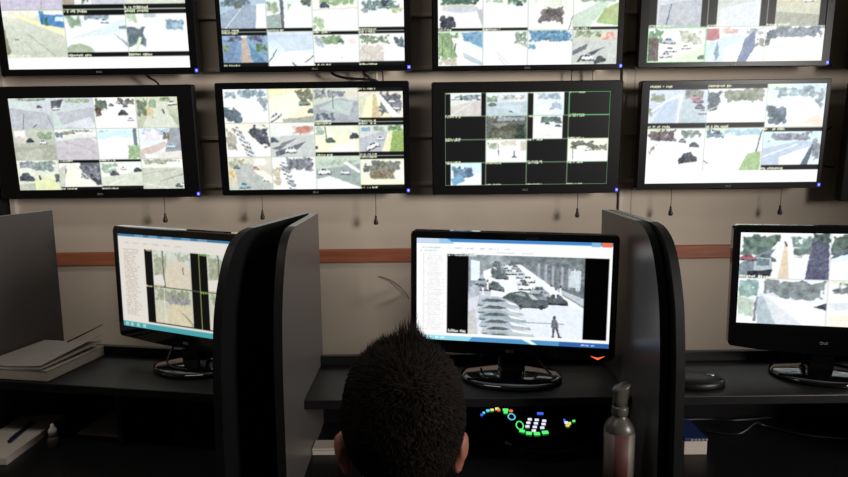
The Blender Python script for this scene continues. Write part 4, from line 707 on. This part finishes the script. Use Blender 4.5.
head = [ell((cx + .002, .868, 1.095), (.076, .090, .084)), ell((cx, .915, 1.06), (.060, .066, .085)), ell((cx, .945, 1.01), (.040, .04, .028)), ell((cx, .99, 1.065), (.012, .02, .02)), ell((cx, .985, 1.09), (.009, .012, .03)), ell((cx, .972, 1.028), (.024, .013, .007)), ell((cx, .972, 1.016), (.022, .012, .006)), ell((cx - .03, .955, 1.112), (.022, .02, .008)), ell((cx + .03, .955, 1.112), (.022, .02, .008))]
for s_ in (-1, 1):
    rot = Matrix.Rotation(s_ * -.45, 3, 'Z') @ Matrix.Rotation(-.15, 3, 'X')
    head += [ell((cx + s_ * .083, .872, 1.046), (.0075, .02, .034), rot=rot), ell((cx + s_ * .089, .862, 1.057), (.006, .014, .022), rot=rot), ell((cx + s_ * .08, .88, 1.019), (.007, .011, .012), rot=rot)]
bo = remesh(body + head, .0045, 'body', M['skin'], pr, 3)
for s_ in (-1, 1):
    V, Fc = ell((cx + s_ * .03, .9645, 1.094), (.0115, .008, .008), 16, 10); e = mesh('eye', V, Fc, M['eye'], pr, True); e.matrix_parent_inverse = pr.matrix_world.inverted()
    V, Fc = ell((cx + s_ * .03, .9712, 1.094), (.005, .002, .005), 12, 8); f = mesh('iris', V, Fc, M['shoe'], e, True)
grown = [(z + (.004 if z > .8 else 0), y, rx + .012, ry + .012) for z, y, rx, ry in TORSO[:-1]]
remesh([loft(grown)] + arms(.011, False), .006, 'shirt', M['shirt'], pr)
remesh([loft([(z, y, rx + .016, ry + .016) for z, y, rx, ry in TORSO[:3]])] + legs(.014), .007, 'trousers', M['trousers'], pr)
for s_ in (-1, 1):
    o = remesh([ell((cx + s_ * .135, 1.09, .05), (.045, .075, .048)), ell((cx + s_ * .14, 1.18, .036), (.046, .085, .036))], .008, 'shoe', M['shoe'], pr)
# hair: a close cap plus several thousand short strands, longer and spiky on top
def scalp(a, b):
    """a: 0 top .. pi bottom, b around; hair surface around the skull"""
    n = Vector((math.sin(a) * math.cos(b), math.sin(a) * math.sin(b), math.cos(a)))
    c = Vector((cx + .004, .868, 1.098)); r = Vector((.085, .100, .094))
    e = 1.17 if n.z > 0 else 1.0; q = (abs(n.x) ** (2 * e) + abs(n.y) ** (2 * e) + abs(n.z) ** (2 * e)) ** (-.5 / e); sq = q
    k = 1.0
    if n.z < 0: r.z = .118
    if n.z < 0: k = 1 - .16 * (-n.z) ** 1.2
    return c + Vector((n.x * r.x, n.y * r.y, n.z * r.z)) * k * sq, n
WH = Vector((.12, -.62, .78)).normalized()     # crown whorl
def hairy(n):
    """is there hair at direction n (front is +y)"""
    if n.y > .25: return n.z > .25 + .55 * (n.y - .25)
    if abs(n.x) > .75 and n.y > -.15: return n.z > -.25
    return n.z > -.86
V = []; Fc = []; nn, mm = 64, 48; keep = {}
for j in range(mm + 1):
    for i in range(nn):
        p, n = scalp(math.pi * j / mm, 2 * math.pi * i / nn); g = .0018 * math.sin(37 * n.x + 5 * n.z) * math.sin(41 * n.z + 9 * n.y); V.append(p + n * g)
        keep[j * nn + i] = hairy(n)
for j in range(mm):
    for i in range(nn):
        q = (j * nn + i, (j + 1) * nn + i, (j + 1) * nn + (i + 1) % nn, j * nn + (i + 1) % nn)
        if all(keep[k] for k in q): Fc.append(q)
cap_ = mesh('hair', V, Fc, M['hair'], pr, True); cap_.matrix_parent_inverse = pr.matrix_world.inverted()
b = MB(); SV = []; SF = []; hr = random.Random(3); cnt = 0
while cnt < 11000:
    z = hr.uniform(-1, 1); f = hr.uniform(0, 2 * math.pi); rr = math.sqrt(1 - z * z); n = Vector((rr * math.cos(f), rr * math.sin(f), z))
    if not hairy(n): continue
    cnt += 1
    p, n = scalp(math.acos(z), f); away = (n - WH * n.dot(WH)); away = (n - WH); away -= n * away.dot(n)
    if away.length > 1e-4: away.normalize()
    top = max(0, n.z - .35) / .65; front = max(0, min(1, (n.y + .15) / .7))
    L = .007 + .012 * top + .022 * top * front * hr.uniform(.4, 1.2); up = .28 + .65 * top * (.35 + front)
    d = (n * up + away * (1 - .5 * top * front) * .8 + Vector((hr.gauss(0, .16), hr.gauss(0, .16), hr.gauss(0, .16))))
    if top > .5 and front > .45: d += Vector((-(p.x - cx - .012) * 9, 0, .55)); L *= 1.0 + 1.1 * max(0, 1 - abs(p.x - cx - .012) / .022) * hr.uniform(.2, 1)
    d.normalize(); tip = p + d * L + Vector((0, 0, -.15 * L if top < .3 else 0)); mid = p + (n * .35 + d * .65).normalized() * L * .5
    s1 = d.cross(n); s1 = s1.normalized() if s1.length > 1e-3 else Vector((1, 0, 0)); s2 = s1.cross(d).normalized(); w0 = .00085 * hr.uniform(.7, 1.3); k = len(SV)
    for pt, wv in ((p - n * .002, w0), (mid, w0 * .8)):
        for g in range(3): SV.append(pt + (s1 * math.cos(g * 2.094) + s2 * math.sin(g * 2.094)) * wv)
    SV.append(tip)
    for g in range(3): h = (g + 1) % 3; SF += [(k + g, k + h, k + 3 + h, k + 3 + g), (k + 3 + g, k + 3 + h, k + 6)]
st = mesh('hair_strands', SV, SF, M['hair'], cap_, True); st['kind'] = 'stuff'
# ------------------------------------------------------------------ office chair under the person (below the frame)
t = empty('office_chair', (cx, .66, 0), 0, 'dark office chair under the seated person', 'chair')
MB().box(-.23, .23, -.20, .22, .335, .40, .03).build('seat', M['fabric'], t)
MB().box(-.20, .20, -.255, -.21, .45, .80, .02).build('backrest', M['fabric'], t)
MB().box(-.03, .03, -.28, -.255, .33, .6, .004).box(-.03, .03, -.27, .05, .315, .335, .004).build('back_support', M['back'], t)
MB().tube([(0, 0, .09), (0, 0, .33)], .025, 16).build('post', M['metal'], t)
for k in range(5):
    a = k * 2 * math.pi / 5 + .3; c, s_ = math.cos(a), math.sin(a)
    MB().tube([(0, 0, .10), (.26 * c, .26 * s_, .075)], [.022, .014], 10).build('leg', M['back'], t)
    MB().tube([(.26 * c - .012 * s_, .26 * s_ + .012 * c, .028), (.26 * c + .012 * s_, .26 * s_ - .012 * c, .028)], .027, 16).build('caster', M['cable'], t)
def main_piece(o):
    me = o.data; bm = bmesh.new(); bm.from_mesh(me); seen = set(); comps = []
    for v in bm.verts:
        if v in seen: continue
        st_ = [v]; comp = []; seen.add(v)
        while st_:
            q = st_.pop(); comp.append(q)
            for e_ in q.link_edges:
                r_ = e_.other_vert(q)
                if r_ not in seen: seen.add(r_); st_.append(r_)
        comps.append(comp)
    comps.sort(key=len); bmesh.ops.delete(bm, geom=[v for c_ in comps[:-1] for v in c_], context='VERTS'); bm.to_mesh(me); bm.free(); return [len(c_) for c_ in comps[-6:]]
main_piece(bo)
